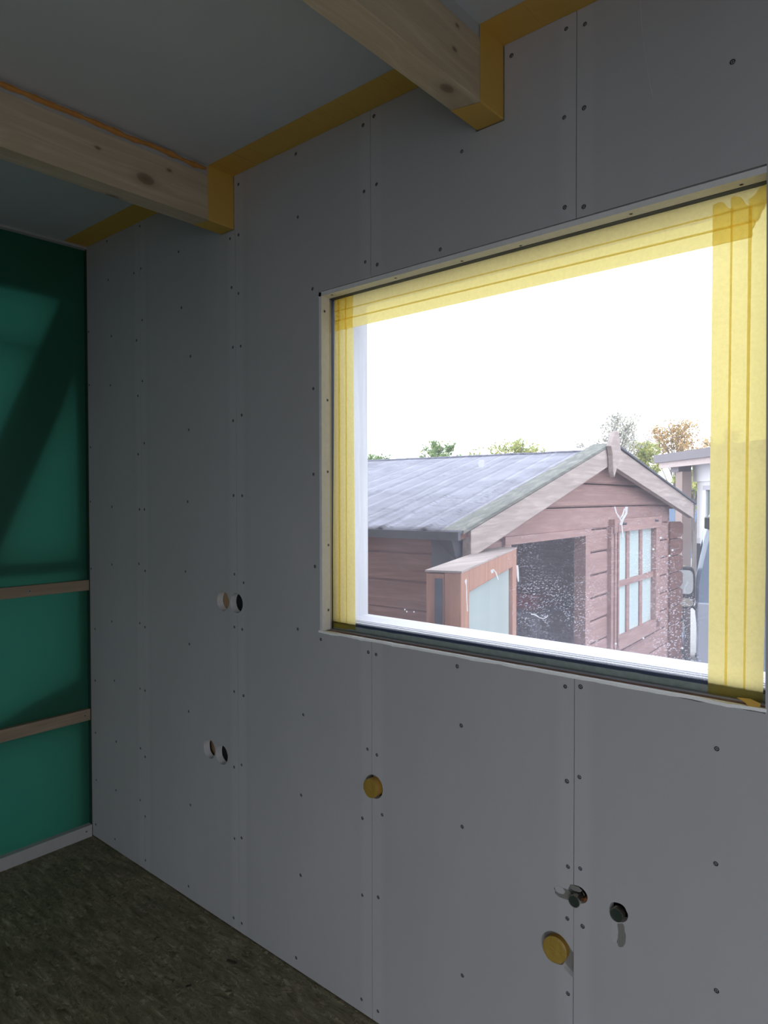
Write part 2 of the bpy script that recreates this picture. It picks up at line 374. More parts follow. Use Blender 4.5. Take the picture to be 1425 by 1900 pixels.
SCREWS=[(0.177,2.536),(0.434,2.531),(0.698,2.37),(0.387,2.36),(0.439,2.366),(0.184,2.376),(0.714,2.165),(0.445,2.166),(0.012,2.19),(0.206,2.141),(0.403,2.094),(0.768,1.982),(0.443,1.93),(0.194,1.941),(0.012,1.962),(0.409,1.876),(1.014,1.978),(1.056,1.976),(1.009,2.178),(1.046,2.151),(1.002,2.342),(1.048,2.343),(0.754,1.72),(1.013,1.733),(1.059,1.748),(0.453,1.688),(0.407,1.647),(0.018,1.694),(0.012,1.46),(0.197,1.439),(0.413,1.43),(0.45,1.43),(0.744,1.461),(1.013,1.482),(1.059,1.481),(0.192,1.199),(0.405,1.215),(0.451,1.19),(0.012,1.17),(0.726,1.206),(1.015,1.217),(1.064,1.192),(0.042,0.912),(0.187,0.961),(0.408,0.98),(0.447,0.969),(0.748,0.944),(1.013,1.038),(1.055,1.035),(0.039,0.688),(0.204,0.716),(0.405,0.719),(0.443,0.718),(0.74,0.696),(1.01,0.819),(1.06,0.814),(0.037,0.461),(0.214,0.463),(0.405,0.481),(0.439,0.455),(1.007,0.56),(1.047,0.578),(0.04,0.255),(0.208,0.258),(0.747,0.354),(0.399,0.271),(0.435,0.217),(1.006,0.315),(1.045,0.33),(0.196,0.048),(0.434,0.041),(0.031,0.058),(1.594,0.565),(1.668,0.597),(0.731,0.048),(1.336,0.308),(1.593,0.344),(1.653,0.361),(0.999,0.039),(1.043,0.038),(1.314,0.04),(1.589,0.042),(1.651,0.038),(1.328,2.516),(1.336,2.324),(1.049,2.508),(1.643,2.515),(1.603,2.505),(1.652,2.328),(1.606,2.322),(2.204,2.501),(2.247,2.492),(2.068,2.5),(2.539,2.291),(2.246,2.314),(2.2,2.31),(1.93,2.325),(2.202,2.113),(2.246,2.102),(1.865,2.101),(1.61,2.127),(1.654,2.11),(1.399,2.095),(1.401,1.799),(1.4,1.544),(1.405,1.268),(1.429,1.052),(1.618,1.041),(1.647,1.039),(1.917,1.049),(2.207,1.05),(2.243,1.056),(1.328,1.07),(1.351,0.81),(1.929,0.902),(1.932,0.647),(2.521,0.985),(2.212,0.838),(2.241,0.855),(2.521,0.76),(2.215,0.646),(2.244,0.652),(2.214,0.528),(2.25,0.525),(2.216,0.358),(1.933,0.269),(2.524,0.511),(1.34,0.559),(1.614,0.767),(1.649,0.759)]
def screw_mesh():   # countersunk drywall screw: dished head with a cross recess and a pale torn rim
    b = MB(); b.cur = 0
    b.lathe((0,0,0), (0,-1,0), [(-.004,.0012),(-.0015,.0034),(.0002,.0036),(.0004,.0030),(-.0004,.0018),(-.0012,.0001)], 14)
    b.box(-.0022,.0022,-.0003,.0004,-.0004,.0004); b.box(-.0004,.0004,-.0003,.0004,-.0022,.0022)
    b.cur = 1
    b.lathe((0,0,0), (0,-1,0), [(-.0001,.0052),(.0004,.0044),(.0003,.0036),(-.0001,.0035)], 14)
    o = b.build('screw', [SCREWM, GYP], None, True); me = o.data; COL.objects.unlink(o); bpy.data.objects.remove(o); return me
SCR = screw_mesh()
def screw(parent, loc, rot=(0,0,0), s=1.0):
    o = bpy.data.objects.new('screw', SCR); COL.objects.link(o); o.parent = parent
    o.location = Vector(loc)-wloc(parent); o.rotation_euler = (rot[0], random.random()*3 if rot == (0,0,0) else rot[1], rot[2]); o.scale = (s,)*3
    return o
G = .0008; BT = .025
B1, B2 = (.9523, 1.0214, 2.3697), (1.9738, 2.0453, 2.3618)   # beams: x0, x1, underside
g = .004
def top(x): return ceil_z(x, 0)-.001
def wobble(p, q, n, amp):
    out = []
    for i in range(n+1):
        t = i/n; x = p[0]+(q[0]-p[0])*t; z = p[1]+(q[1]-p[1])*t
        out.append((x, z+amp*(noise.noise(Vector((x*14, z*3, 1)))+.5*noise.noise(Vector((x*55, 2, 1))))))
    return out
holes = {'TL': (.950,1.120,.034), 'TR': (1.024,1.120,.034), 'BL': (.865,.588,.034), 'BR': (.937,.585,.034)}
z0 = .004
boards = []
boards.append(('grey gypsum board in the corner by the green membrane', [[(.001,z0),(.430-G,z0),(.430-G,top(.43)),(.001,top(0))]]))
# the board joint between the socket hole pair runs through x = 1.03; the pair at its top is cut in both boards
boards.append(('grey gypsum board with the two lower socket holes', [[(.430+G,z0),(1.0295-G,z0),(1.0295-G,1.08),(1.0295-G,1.12+.04),(1.0295-G,B1[2]-g),(B1[0]-g,B1[2]-g),(B1[0]-g,top(.95)),(.430+G,top(.43))],
               circ(*holes['BL'][:2],.034,40,.0006), circ(*holes['BR'][:2],.034,40,.0006), circ(.950,1.120,.034,40,.0006)]))
def strip_joint(): pass
x1 = 1.63
low = wobble((WX0, WZ0), (x1-G, WZ0), 20, .0022)
boards.append(('grey gypsum board left of the window', [[(1.0295+G,z0),(x1-G,z0)]+low[::-1]+[(WX0,WZ1),(x1-G,WZ1),(x1-G,top(x1)),(B1[1]+g,top(1.02)),(B1[1]+g,B1[2]-g),(1.0295+G,B1[2]-g)]]))
x2 = 2.2285
low = wobble((x1+G, WZ0), (x2-G, WZ0), 50, .0022)
boards.append(('grey gypsum board under the window with a round taped outlet at its edge', [[(x1+G,z0),(x2-G,z0)]+low[::-1]]))
boards.append(('grey gypsum board above the window, notched for the nearer beam', [[(x1+G,WZ1),(x2-G,WZ1+.001),(x2-G,top(x2)),(B2[1]+g,top(2.05)),(B2[1]+g,B2[2]-g),(B2[0]-g,B2[2]-g),(B2[0]-g,top(1.97)),(x1+G,top(x1))]]))
low = wobble((x2+G, WZ0), (WX1+.006, WZ0-.004), 40, .0022)
boards.append(('grey gypsum board right of and around the window corner', [[(x2+G,z0),(RX,z0),(RX,top(RX)),(x2+G,top(x2)),(x2+G,WZ1+.001),(WX1,WZ1+.002)]+low[::-1]]))
# cut-outs: rounds that cross a joint are cut as half circles in the outlines
def arc(cx, cz, r, a0, a1, n=24, sx=1.0, sz=1.0):
    return [(cx+sx*r*math.cos(math.radians(a0+(a1-a0)*i/n)), cz+sz*r*math.sin(math.radians(a0+(a1-a0)*i/n))) for i in range(n+1)]
def cut_right(loop, xe, cx, cz, r, sx=1.0, sz=1.0):   # notch in an edge x = xe (edge runs upwards), board on its left
    d = (xe-cx)/(r*sx); a = math.degrees(math.acos(max(-1,min(1,d))))
    A = arc(cx, cz, r, 360-a, a, 24, sx, sz) if False else arc(cx, cz, r, -a, -360+a, 30, sx, sz)
    i = next(i for i in range(len(loop)) if abs(loop[i][0]-xe) < 1e-6 and abs(loop[(i+1)%len(loop)][0]-xe) < 1e-6 and loop[i][1] < cz < loop[(i+1)%len(loop)][1])
    return loop[:i+1]+A+loop[i+1:]
def cut_left(loop, xe, cx, cz, r, sx=1.0, sz=1.0):    # board on the right of the edge, edge runs downwards
    d = (xe-cx)/(r*sx); a = math.degrees(math.acos(max(-1,min(1,d))))
    A = arc(cx, cz, r, a, -a, 30, sx, sz)
    i = next(i for i in range(len(loop)) if abs(loop[i][0]-xe) < 1e-6 and abs(loop[(i+1)%len(loop)][0]-xe) < 1e-6 and loop[i][1] > cz > loop[(i+1)%len(loop)][1])
    return loop[:i+1]+A+loop[i+1:]
b = boards
b[1][1][0] = cut_right(b[1][1][0], 1.0295-G, 1.024, 1.120, .034)
b[2][1][0] = cut_left(b[2][1][0], 1.0295+G, 1.024, 1.120, .034)
OUT = (1.637, .667, .033)
b[2][1][0] = cut_right(b[2][1][0], x1-G, *OUT); b[3][1][0] = cut_left(b[3][1][0], x1+G, *OUT)
# lower cut-outs near the x2 joint
b[3][1][0] = cut_right(b[3][1][0], x2-G, 2.238, .592, .020, 1.15, .95); b[5][1][0] = cut_left(b[5][1][0], x2+G, 2.238, .592, .020, 1.15, .95)
PCX, PCZ = 2.1855, .449
# large outlet: rough circle that opens to the joint at its lower right
lp = b[3][1][0]; i = next(i for i in range(len(lp)) if abs(lp[i][0]-(x2-G)) < 1e-6 and lp[i][1] < .43 < lp[(i+1)%len(lp)][1])
lp = lp[:i+1]+[(x2-G,.3985),(2.205,.412)]+arc(PCX, PCZ, .036, -62, -318, 30)[0:]+[(x2-G,.457)]+lp[i+1:]
b[3][1][0] = lp
b[5][1].append(circ(2.3295,.588,.0205,36,.0005,1,1.0))
bo = []
for lab, loops in boards:
    o = plate('gypsum_board', loops, 0, BT, [GYP, GCORE], wall); tag(o, lab); bo.append(o)
for (x, z) in SCREWS:
    k = 0 if x < .43 else 1 if x < 1.0295 else 2 if x < x1 else 5 if x > x2 else (3 if z < 1.5 else 4)
    screw(bo[k], (x, -.0002, z), s=1.35+.12*random.uniform(-1,1))
# faint pale scratch marks on the upper right board
m = MB(); pts = [(2.365,.0,2.505),(2.368,0,2.44),(2.374,0,2.38),(2.382,0,2.33),(2.392,0,2.28)]
m.tube(pts, .0009, 6); sc_ = m.build('scuff_mark', simple('chalk_scuff', (.5,.5,.5), .8), bo[5]); tag(sc_, 'pale curved chalk scuff')

# ---- left wall: green membrane over timber, held by laths
wl = empty('wall_left', (0,0,0), 'green membrane wall held by thin laths', 'wall', kind='structure')
MXX = -.022
m = MB(); N1, N2 = 60, 60; ys = [-.001+(LY+.001)*i/N1 for i in range(N1+1)]; zs = [2.545*j/N2 for j in range(N2+1)]
LZ = (.53, 1.098)
def bulge(y, z):
    f = 1.0
    for q in LZ+(.03,): f = min(f, min(1, abs(z-q)/.12))
    return MXX+.006*f*noise.noise(Vector((y*4, z*3, 3)))+.003*f*noise.noise(Vector((y*13, z*2, 7)))
m.add([(bulge(y, z), y, z) for y in ys for z in zs], [(i*(N2+1)+j, (i+1)*(N2+1)+j, (i+1)*(N2+1)+j+1, i*(N2+1)+j+1) for i in range(N1) for j in range(N2)])
mem = m.build('membrane', MEMB, wl, True, recalc=False); tag(mem, 'green vapour barrier sheet')
m = MB(); F0, F1 = -.125, MXX-.016
m.box(F0, F1, -.045, .0, 0, 2.54); m.box(F0, 0, .0, .10, 0, 2.6); m.box(F0, F1, LY, 0, 2.305, 2.545)  # corner post added to block light leaking in behind the boards
for y in (-1.25,-1.9,-2.5,-3.1): m.box(F0, F1, y-.045, y, 0, 2.54)
m.box(F0, F1, LY, 0, 1.155, 1.215)
def YZ(y, z): return (F1, y, z)
m.prism([(F1,-.10,2.33),(F1,-.005,2.20),(F1,-.005,2.13),(F1,-.101,1.848),(F1,-.235,1.528),(F1,-.60,.70),(F1,-.72,.78),(F1,-.36,1.72)], (-.05,0,0))
m.prism([(F1,-.50,.50),(F1,0,.50),(F1,0,.71),(F1,-.18,.655),(F1,-.50,.535)], (-.05,0,0))
m.box(F0, F1, LY, 0, 2.08, 2.10)
m.build('timber_frame', STUD, wl)
m = MB(); m.add([(-.13,LY,0),(-.13,.1,0),(-.13,.1,2.6),(-.13,LY,2.6)], [(0,1,2,3)])
m.build('daylight_diffuser', DIFFUSER, wl)  # unseen sheet, added to pass dim daylight behind the membrane
for (za, zb, kn) in ((.5095,.5590,1), (1.0755,1.1205,2)):
    m = MB(); m.box(MXX-.002, .0, LY, -.004, za, zb); o = m.build('lath', LATH, wl, bevel=.001)
    tag(o, 'lower horizontal lath' if kn == 1 else 'upper horizontal lath')
    screw(o, (.0003, -.028 if kn == 1 else -.25, (za+zb)/2), (0,0,math.radians(90)))
m = MB(); m.box(MXX-.002, .006, LY, -.004, 0, .052); bb_ = m.build('lath', PALE, wl, bevel=.001); tag(bb_, 'pale lath along the floor')
screw(bb_, (.0063,-.03,.03), (0,0,math.radians(90)))
m = MB(); m.box(MXX-.001, -.0005, -.0025, -.001, 0, 2.54); m.build('corner_strip', simple('dark_green_strip', (.012,.05,.035), .7), wl)  # dark green strip covering the bare stud face in the corner
m = MB(); n = 60
for i in range(n):
    y0_ = -.002+(LY)*i/n; y1_ = -.002+(LY)*(i+1)/n
    h0 = .010+.003*noise.noise(Vector((y0_*18,0,0))); h1 = .010+.003*noise.noise(Vector((y1_*18,0,0)))
    c0, c1 = ceil_z(0,y0_)-.001, ceil_z(0,y1_)-.001
    m.hexa([(-.02,y0_,c0-h0),(.006,y0_,c0-h0),(.006,y1_,c1-h1),(-.02,y1_,c1-h1),(-.02,y0_,c0),(.006,y0_,c0),(.006,y1_,c1),(-.02,y1_,c1)])
tag(m.build('trim_1', PALE), 'ragged pale strip along the ceiling edge above the green wall', 'trim', kind='structure')

# ---------------------------------------------------------------- WINDOW
win = empty('window_1', (2.0,.05,1.09), 'fixed window pane taped around its edges', 'window', kind='structure')
JX = 1.4353
m = MB(); n = 30
for i in range(n):   # left lining, front edge slightly torn
    za = WZ0+.004+(WZ1-.001-WZ0-.004)*i/n; zb = WZ0+.004+(WZ1-.001-WZ0-.004)*(i+1)/n
    a0 = .0012*noise.noise(Vector((za*30,0,5))); a1 = .0012*noise.noise(Vector((zb*30,0,5)))
    m.hexa([(WX0+.0015,-.0005,za),(JX+a0,-.0005,za),(JX,.034,za),(WX0+.0015,.034,za),(WX0+.0015,-.0005,zb),(JX+a1,-.0005,zb),(JX,.034,zb),(WX0+.0015,.034,zb)])
jl = m.build('jamb_board', GCORE, win); tag(jl, 'left lining board of the opening')
for (y, z) in [(.013,2.025),(.024,1.764),(.024,1.551),(.026,1.332),(.025,1.137)]: screw(jl, (JX+.0003, y, z), (0,0,math.radians(90)), .9)
m = MB(); m.box(WX0+.0003, WX1, -.0005, .034, 2.0666, 2.0788); jt = m.build('head_board', GCORE, win); tag(jt, 'top lining board of the opening')
for (x, y) in [(1.468,.012),(1.706,.015),(1.915,.023),(2.078,.027),(2.342,.018),(2.551,.022)]: screw(jt, (x, y, 2.0663), (math.radians(90),0,0), .9)
m = MB(); m.box(JX-.012, JX+.0005, .034, .040, WZ0, 2.07); m.build('corner_bead', SILVER, win)
m = MB(); m.box(WX0-.012, WX0+.0045, .040, .062, 1.0, 2.1); m.box(WX0-.01, WX1+.03, .034, .062, 2.0655, 2.10); m.box(WX1+.004, WX1+.03, .03,.062,1.0,2.1)
m.build('gasket', GASKET, win)
# bottom layers
m = MB(); m.box(WX0, WX1+.03, .0255, .033, 1.0, 1.0755); m.build('sill_timber', BROWN, win)
m = MB(); m.box(WX0, WX1+.03, .033, .044, 1.0, 1.0785); m.build('sill_strip', SILVER, win)
m = MB(); n = 90
for i in range(n):
    xa = WX0-.004+(WX1+.012-WX0)*i/n; xb = WX0-.004+(WX1+.012-WX0)*(i+1)/n
    f = lambda x: .0025*noise.noise(Vector((x*16,7,0)))+.0012*noise.noise(Vector((x*60,7,0)))
    m.hexa([(xa,-.0014+.3*f(xa),1.0715+f(xa)),(xb,-.0014+.3*f(xb),1.0715+f(xb)),(xb,.024,1.0722),(xa,.024,1.0722),(xa,-.0010+.3*f(xa),1.0778+f(xa)),(xb,-.0010+.3*f(xb),1.0778+f(xb)),(xb,.022,1.0745),(xa,.022,1.0745)])
o = m.build('torn_edge', simple('torn_card', (.93,.93,.95), .8, .1, 200, .3), win); tag(o, 'ragged white torn edge along the bottom of the opening')
m = MB(); n = 60
for i in range(n):
    xa = WX0+(WX1+.03-WX0)*i/n; xb = WX0+(WX1+.03-WX0)*(i+1)/n
    f = lambda x: 1.0925+.0016*noise.noise(Vector((x*22,4,0)))
    m.hexa([(xa,.0530,1.0),(xb,.0530,1.0),(xb,.062,1.0),(xa,.062,1.0),(xa,.0532,f(xa)),(xb,.0532,f(xb)),(xb,.062,f(xb)),(xa,.062,f(xa))])
m.build('sealant', SEALG, win, True)
m = MB(); m.box(WX0, WX1+.03, .0534, .062, 1.09, 1.1000); m.build('gasket', GASKET, win)
m = MB(); m.box(WX0-.01, WX1+.03, .0535, .058, 2.0655-.0001, 2.09) if False else None
gp = plate('glass_pane', [rect(WX0-.005, WX1+.02, 1.0985, 2.085)], .0550, .0585, GLASS, win); tag(gp, 'dusty glass pane with condensation specks')
m = MB(); m.box(OX0-.02, OX1+.02, .062, .068, 1.0, 1.1035); m.box(OX0-.02, OX1+.02, .0715, .076, 1.0, 1.106)
m.build('glazing_bead', WFRAME, win)
m = MB(); m.hexa([(OX0-.02,.078,1.07),(OX1+.02,.078,1.07),(OX1+.02,.188,1.07),(OX0-.02,.188,1.07),(OX0-.02,.078,1.108),(OX1+.02,.078,1.108),(OX1+.02,.186,1.106),(OX0-.02,.186,1.106)])
m.build('outer_sill', WHITEX, win, bevel=.002)
m = MB(); m.box(1.38, 1.4515, .118, .186, 1.0, 2.12); m.box(1.34, 1.382, .0625, .186, 1.0, 2.12); m.build('outer_jamb', WHITEP, win, bevel=.001)  # jamb set back; white recess added to bounce daylight onto the tape
m = MB(); m.box(2.645, 2.70, .0625, .186, 1.0, 2.12); m.build('outer_jamb', WHITEP, win, bevel=.001)
m = MB(); m.box(1.40, 2.70, .0625, .186, 2.075, 2.12); m.build('outer_head', WHITEX, win)

# residue marks left on the pane
SMY = [.0542]
def smear(pts, r, lab):
    V2 = [Vector(p) for p in pts]; a_, b2 = [], []
    for i, p in enumerate(V2):
        t_ = (V2[min(i+1, len(V2)-1)]-V2[max(i-1, 0)]).normalized(); nn = Vector((-t_.y, t_.x))*r*random.uniform(.6, 1.4)
        a_.append(tuple(p+nn)); b2.append(tuple(p-nn))
    SMY[0] -= .00015; o = plate('paste_smear', [a_+b2[::-1]], SMY[0], SMY[0], MUD, win); tag(o, lab)
def blob(x, z, rx, rz, lab):
    o = plate('paste_smear', [circ(x, z, 1, 26, .12, rx, rz)], .0543, .0543, MUD, win); tag(o, lab)
blob(1.9525,1.5585,.0095,.0105,'round white blob on the pane')
smear([(2.296,1.452),(2.300,1.438),(2.305,1.431),(2.311,1.420),(2.313,1.405),(2.315,1.385)], .0012, 'stringy white smear on the pane')
smear([(2.318,1.448),(2.314,1.434),(2.308,1.425),(2.303,1.433)], .0018, 'stringy white smear on the pane')
smear([(2.322,1.452),(2.322,1.438),(2.314,1.424),(2.310,1.412)], .0024, 'stringy white smear on the pane')
smear([(1.982,1.2895),(1.989,1.293),(1.996,1.286),(2.000,1.276),(2.003,1.268)], .0016, 'hooked white smear on the pane')
blob(1.9845,1.288,.0038,.0050,'small white blob on the pane'); blob(1.9065,1.2565,.0032,.0065,'small white blob on the pane')
smear([(1.908,1.252),(1.9095,1.235),(1.9095,1.215),(1.911,1.196),(1.912,1.180)], .0012, 'long thin white drip on the pane')
smear([(2.0555,1.308),(2.057,1.295),(2.0575,1.283),(2.059,1.268)], .0022, 'white drip on the pane')
smear([(2.093,1.193),(2.101,1.193),(2.108,1.191),(2.117,1.186),(2.127,1.186),(2.134,1.190),(2.137,1.196)], .0011, 'curved white smear on the pane')
for (x, z) in [(1.705,1.163),(1.712,1.158),(1.737,1.160),(2.395,1.387),(2.419,1.362),(2.413,1.350),(2.380,1.362),(2.30,1.15),(2.36,1.17),(2.44,1.16)]:
    blob(x, z, .0022, .0022, 'white speck on the pane')

# ---------------------------------------------------------------- TAPES ON THE WINDOW
def tape(loop, y, lab, group=None, name='tape_strip', T_=.0003, mat=None):
    o = plate(name, [loop], y, y, mat or TAPE_Y); tag(o, lab, 'tape', group); return o
def vstrip(xa0, xb0, xa1, xb1, z0_, z1_, ragged=None):   # x at the bottom (z0) and at the top (z1)
    top_ = [(xb1, z1_), (xa1, z1_)] if not ragged else [(xa1+(xb1-xa1)*t, z1_+dz) for t, dz in ragged][::-1]
    return [(xa0, z0_), (xb0, z0_)]+top_
YT = .0525
tape(vstrip(1.4245,1.4600,1.4395,1.4605,1.0800,2.068), YT, 'upright yellow tape strip left of the pane, outermost of three')
tape(vstrip(1.4515,1.4875,1.4525,1.4890,1.0805,2.068), YT-.0005, 'upright yellow tape strip left of the pane, middle of three')
tape(vstrip(1.4830,1.5218,1.4825,1.5152,1.0835,2.068), YT-.0010, 'upright yellow tape strip left of the pane, nearest the clear glass')
def hstrip(za, zb, x0_, x1_, ragged=None, dl=0, dr=0):
    r_ = ragged or [(0,0),(1,0)]
    return [(x0_, za+dl)]+[(x1_+dx, za+dr+(zb-za)*t) for t, dx in r_]+[(x0_, zb+dl)]
tape(hstrip(2.0290,2.0690,1.4395,2.592,[(0,0),(.3,-.003),(.6,.003),(1,.0)]), YT-.0015, 'level yellow tape strip above the pane, topmost of three')
tape(hstrip(1.9995,2.0325,1.4415,2.582,[(0,-.008),(.2,-.004),(.45,-.002),(.7,.004),(1,.006)]), YT-.0020, 'level yellow tape strip above the pane, middle of three')
tape(hstrip(1.9715,2.0040,1.4415,2.569,[(0,-.006),(.15,-.003),(.4,-.005),(.7,.001),(1,.002)]), YT-.0025, 'level yellow tape strip above the pane, lowest of three')
rag1 = [(0,0),(.1,.002),(.3,.003),(.5,.002),(.62,-.004),(.75,-.012),(.9,-.015),(1,-.014)]
rag2 = [(0,0),(.15,.001),(.35,-.002),(.5,-.006),(.65,-.016),(.8,-.024),(1,-.027)]
rag3 = [(0,-.015),(.25,-.008),(.4,0),(.7,.006),(1,.008)]
tape(vstrip(2.4908,2.5262,2.4934,2.5302,1.0725,2.052,rag1), YT-.0030, 'upright yellow tape strip right of the pane, nearest the clear glass')
tape(vstrip(2.5212,2.5590,2.5265,2.5640,1.0725,2.058,rag2), YT-.0035, 'upright yellow tape strip right of the pane, middle of three')
tape(vstrip(2.5553,2.5900,2.5578,2.6010,1.0735,2.060,rag3), YT-.0040, 'upright yellow tape strip right of the pane, outermost of three')
# torn scrap lying on the right sill corner
m = MB(); m.add([(2.548,.03,1.0835),(2.572,.028,1.086),(2.592,.02,1.082),(2.594,.002,1.0765),(2.574,.004,1.0775),(2.566,.016,1.080)], [(0,1,2),(0,2,5),(2,3,4),(2,4,5)])
o = m.build('tape_scrap', TAPE_A, None, recalc=False); tag(o, 'torn amber tape scrap on the right corner of the window sill', 'tape')

# ---------------------------------------------------------------- BEAMS
def beam(x0, x1, zb, mat, lab, packm):
    t = empty('ceiling_beam', ((x0+x1)/2, -.05, zb), lab, 'beam')
    yend = LY
    s = .0184
    m_ = MB(); zt = lambda x, y: ceil_z(x, y)-.030
    # underside follows the slight fall of the ceiling
    zbt = lambda y: zb+.0135*y
    n_ = 24
    for i in range(1):
        ya, yb = yend, .03
        m_.hexa([(x0,ya,zbt(ya)),(x1,ya,zbt(ya)),(x1,yb,zbt(yb)),(x0,yb,zbt(yb)),(x0,ya,zt(x0,ya)),(x1,ya,zt(x1,ya)),(x1,yb,zt(x1,yb)),(x0,yb,zt(x0,yb))])
    m_.build('timber', mat, t, bevel=.0015)
    m_ = MB(); e_ = .002
    m_.hexa([(x0+e_,yend,zt(x0,yend)),(x1-e_,yend,zt(x1,yend)),(x1-e_,.03,zt(x1,.03)),(x0+e_,.03,zt(x0,.03)),(x0+e_,yend,ceil_z(x0,yend)),(x1-e_,yend,ceil_z(x1,yend)),(x1-e_,.03,ceil_z(x1,.03)),(x0+e_,.03,ceil_z(x0,.03))])
    m_.build('packing_strip', packm, t)
    return t
beam(B1[0], B1[1], B1[2], BEAM1, 'farther pale timber ceiling beam with a dark knot, near the green wall', PALE)
beam(B2[0], B2[1], B2[2], BEAM2, 'nearer pale timber ceiling beam crossing the top of the view', PALE)
# orange foam bead squeezed out along the left beam
m = MB(); path = []; rad = []; random.seed(3)
for i in range(90):
    y = -.11-1.3*i/89; path.append((B1[1]+.001+.002*random.random(), y, ceil_z(1.02, y)-.014-.006*noise.noise(Vector((y*9,0,0))))); rad.append(.006+.005*noise.noise(Vector((y*23,3,0)))+.002*random.random())
m.tube(path, rad, 8)
o = m.build('foam_bead', FOAM, None, True); tag(o, 'orange foam bead along the top of the farther ceiling beam', 'foam')

# amber tape round the beams and along the ceiling edge
TW = .1008; te = .0006
def ctape(xa, xb, lab):
    m_ = MB(); n_ = 30
    xs = [xa+(xb-xa)*i/n_ for i in range(n_+1)]
    for i in range(n_):
        p = [(xs[i], -TW), (xs[i+1], -TW), (xs[i+1], -.0005), (xs[i], -.0005)]
        m_.add([(x, y, ceil_z(x, y)-te-(.0006 if i % 7 == 3 else 0)) for x, y in p], [(0,1,2,3)])
    o = m_.build('sealing_tape', TAPE_A, None); sol = o.modifiers.new('thick', 'SOLIDIFY'); sol.thickness = .0004; tag(o, lab, 'tape', 'amber sealing tape at the ceiling'); return o
ctape(.004, B1[0]-.001, 'amber tape on the ceiling edge between the green wall and the farther beam')
ctape(B1[1]+.001, B2[0]-.001, 'long amber tape on the ceiling edge between the two beams')
ctape(B2[1]+.001, 3.6, 'amber tape on the ceiling edge right of the nearer beam')
def wrap(x0, x1, zb, lab):
    zt0 = ceil_z(x0,-TW)-.001; e_ = .0012; wv = .013
    m_ = MB(); N = 14
    def ring(y, ex):   # profile from left ceiling edge, down, under, up
        z_b = zb+.0135*y-e_
        pts = [(x0-e_, y, ceil_z(x0,y)-.001), (x0-e_, y, z_b+.004), (x0-e_+.002, y, z_b), (x1+e_-.002, y, z_b), (x1+e_, y, z_b+.004), (x1+e_, y, ceil_z(x1,y)-.001)]
        return pts
    rows = []
    for i in range(N+1):
        y = -.0005-(TW)*i/N; rows.append(ring(y, 0))
    # outer edge wanders slightly under the beam
    rows[-1][2] = (rows[-1][2][0], -TW-.012, rows[-1][2][2]-.0001); rows[-1][3] = (rows[-1][3][0], -TW+.004, rows[-1][3][2])
    for r_ in rows: m_.v += [Vector(p) for p in r_]
    for i in range(N):
        for k in range(5):
            a_ = i*6+k; m_.f.append([a_, a_+1, a_+7, a_+6]); m_.mi.append(0)
    o = m_.build('sealing_tape', TAPE_A, None); sol = o.modifiers.new('thick', 'SOLIDIFY'); sol.thickness = .0004; tag(o, lab, 'tape', 'amber sealing tape at the ceiling')
wrap(*B1, 'amber tape wrapped round the end of the farther ceiling beam')
wrap(*B2, 'amber tape wrapped round the end of the nearer ceiling beam')

# ---------------------------------------------------------------- SERVICES IN THE WALL
def back_box(x, z, lab, wire=True):
    t = empty('socket_box', (x, .02, z), lab, 'socket box', 'empty socket holes left of the window')
    m_ = MB(); m_.lathe((x,.0255,z), (0,1,0), [(0,.0335),(.045,.0330),(.045,.0001)], 32); m_.build('box_shell', simple('socket_shell', (.03,.032,.035), .5), t, True)
    if wire:
        m_ = MB(); m_.tube([(x-.012,.068,z+.02),(x-.006,.045,z+.008),(x+.008,.035,z-.006),(x+.012,.05,z-.02),(x+.004,.066,z-.024)], .0035, 8); m_.build('cable', simple('grey_cable', (.10,.10,.105), .5), t, True)
back_box(1.024, 1.120, 'empty dark socket hole, right one of the upper pair', False)
back_box(.937, .585, 'empty dark socket hole with cable, right one of the lower pair')
# left holes of the pairs show brown timber behind
# round outlet with amber tape
def taped_outlet(x, z, r, proj, tilt, lab, hole_x, hole_z):
    t = empty('taped_outlet', (x, 0, z), lab, 'outlet')
    ax = Vector((tilt[0], -1, tilt[1])).normalized()
    c = Vector((x, 0, z))
    m_ = MB(); m_.lathe(c, ax, [(-.05, r*.97), (proj-.001, r), (proj, r*.985)], 40); m_.build('pipe_end', TAPE_A2, t, True)
    # wrinkled tape cover
    m_ = MB(); n_ = 40; rings = 8; a_ = ax.cross(Vector((0,0,1))).normalized(); b_ = ax.cross(a_)
    vs = [c+ax*(proj+.0006)]
    for j in range(1, rings+1):
        for k in range(n_):
            q = 2*math.pi*k/n_; rr = r*1.01*j/rings
            h = proj+.0008+.0018*noise.noise(Vector((math.cos(q)*3*j/rings+x*5, math.sin(q)*7*j/rings, z)))-.0008*(j == rings)
            vs.append(c+ax*h+(a_*math.cos(q)+b_*math.sin(q))*rr)
    fs = [(0, 1+k, 1+(k+1)%n_) for k in range(n_)]
    for j in range(rings-1):
        for k in range(n_): fs.append((1+j*n_+k, 1+j*n_+(k+1)%n_, 1+(j+1)*n_+(k+1)%n_, 1+(j+1)*n_+k))
    m_.add(vs, fs); m_.build('tape_cover', TAPE_C, t, True)
    return t
TAPE_A2 = simple('amber_tape_side', (.42,.24,.05), .4, .15, 60, .2)
TAPE_C = simple('amber_tape_cover', (.34,.22,.04), .4, .25, 60, .9, stretch=(1,1,.3))
taped_outlet(1.6365, .6665, .0262, .014, (.0,.0), 'smaller round outlet covered with amber tape, under the window', 1.637, .667)
taped_outlet(2.186, .4470, .0282, .006, (.06,.10), 'larger round outlet covered with amber tape, low on the wall', 2.186, .449)
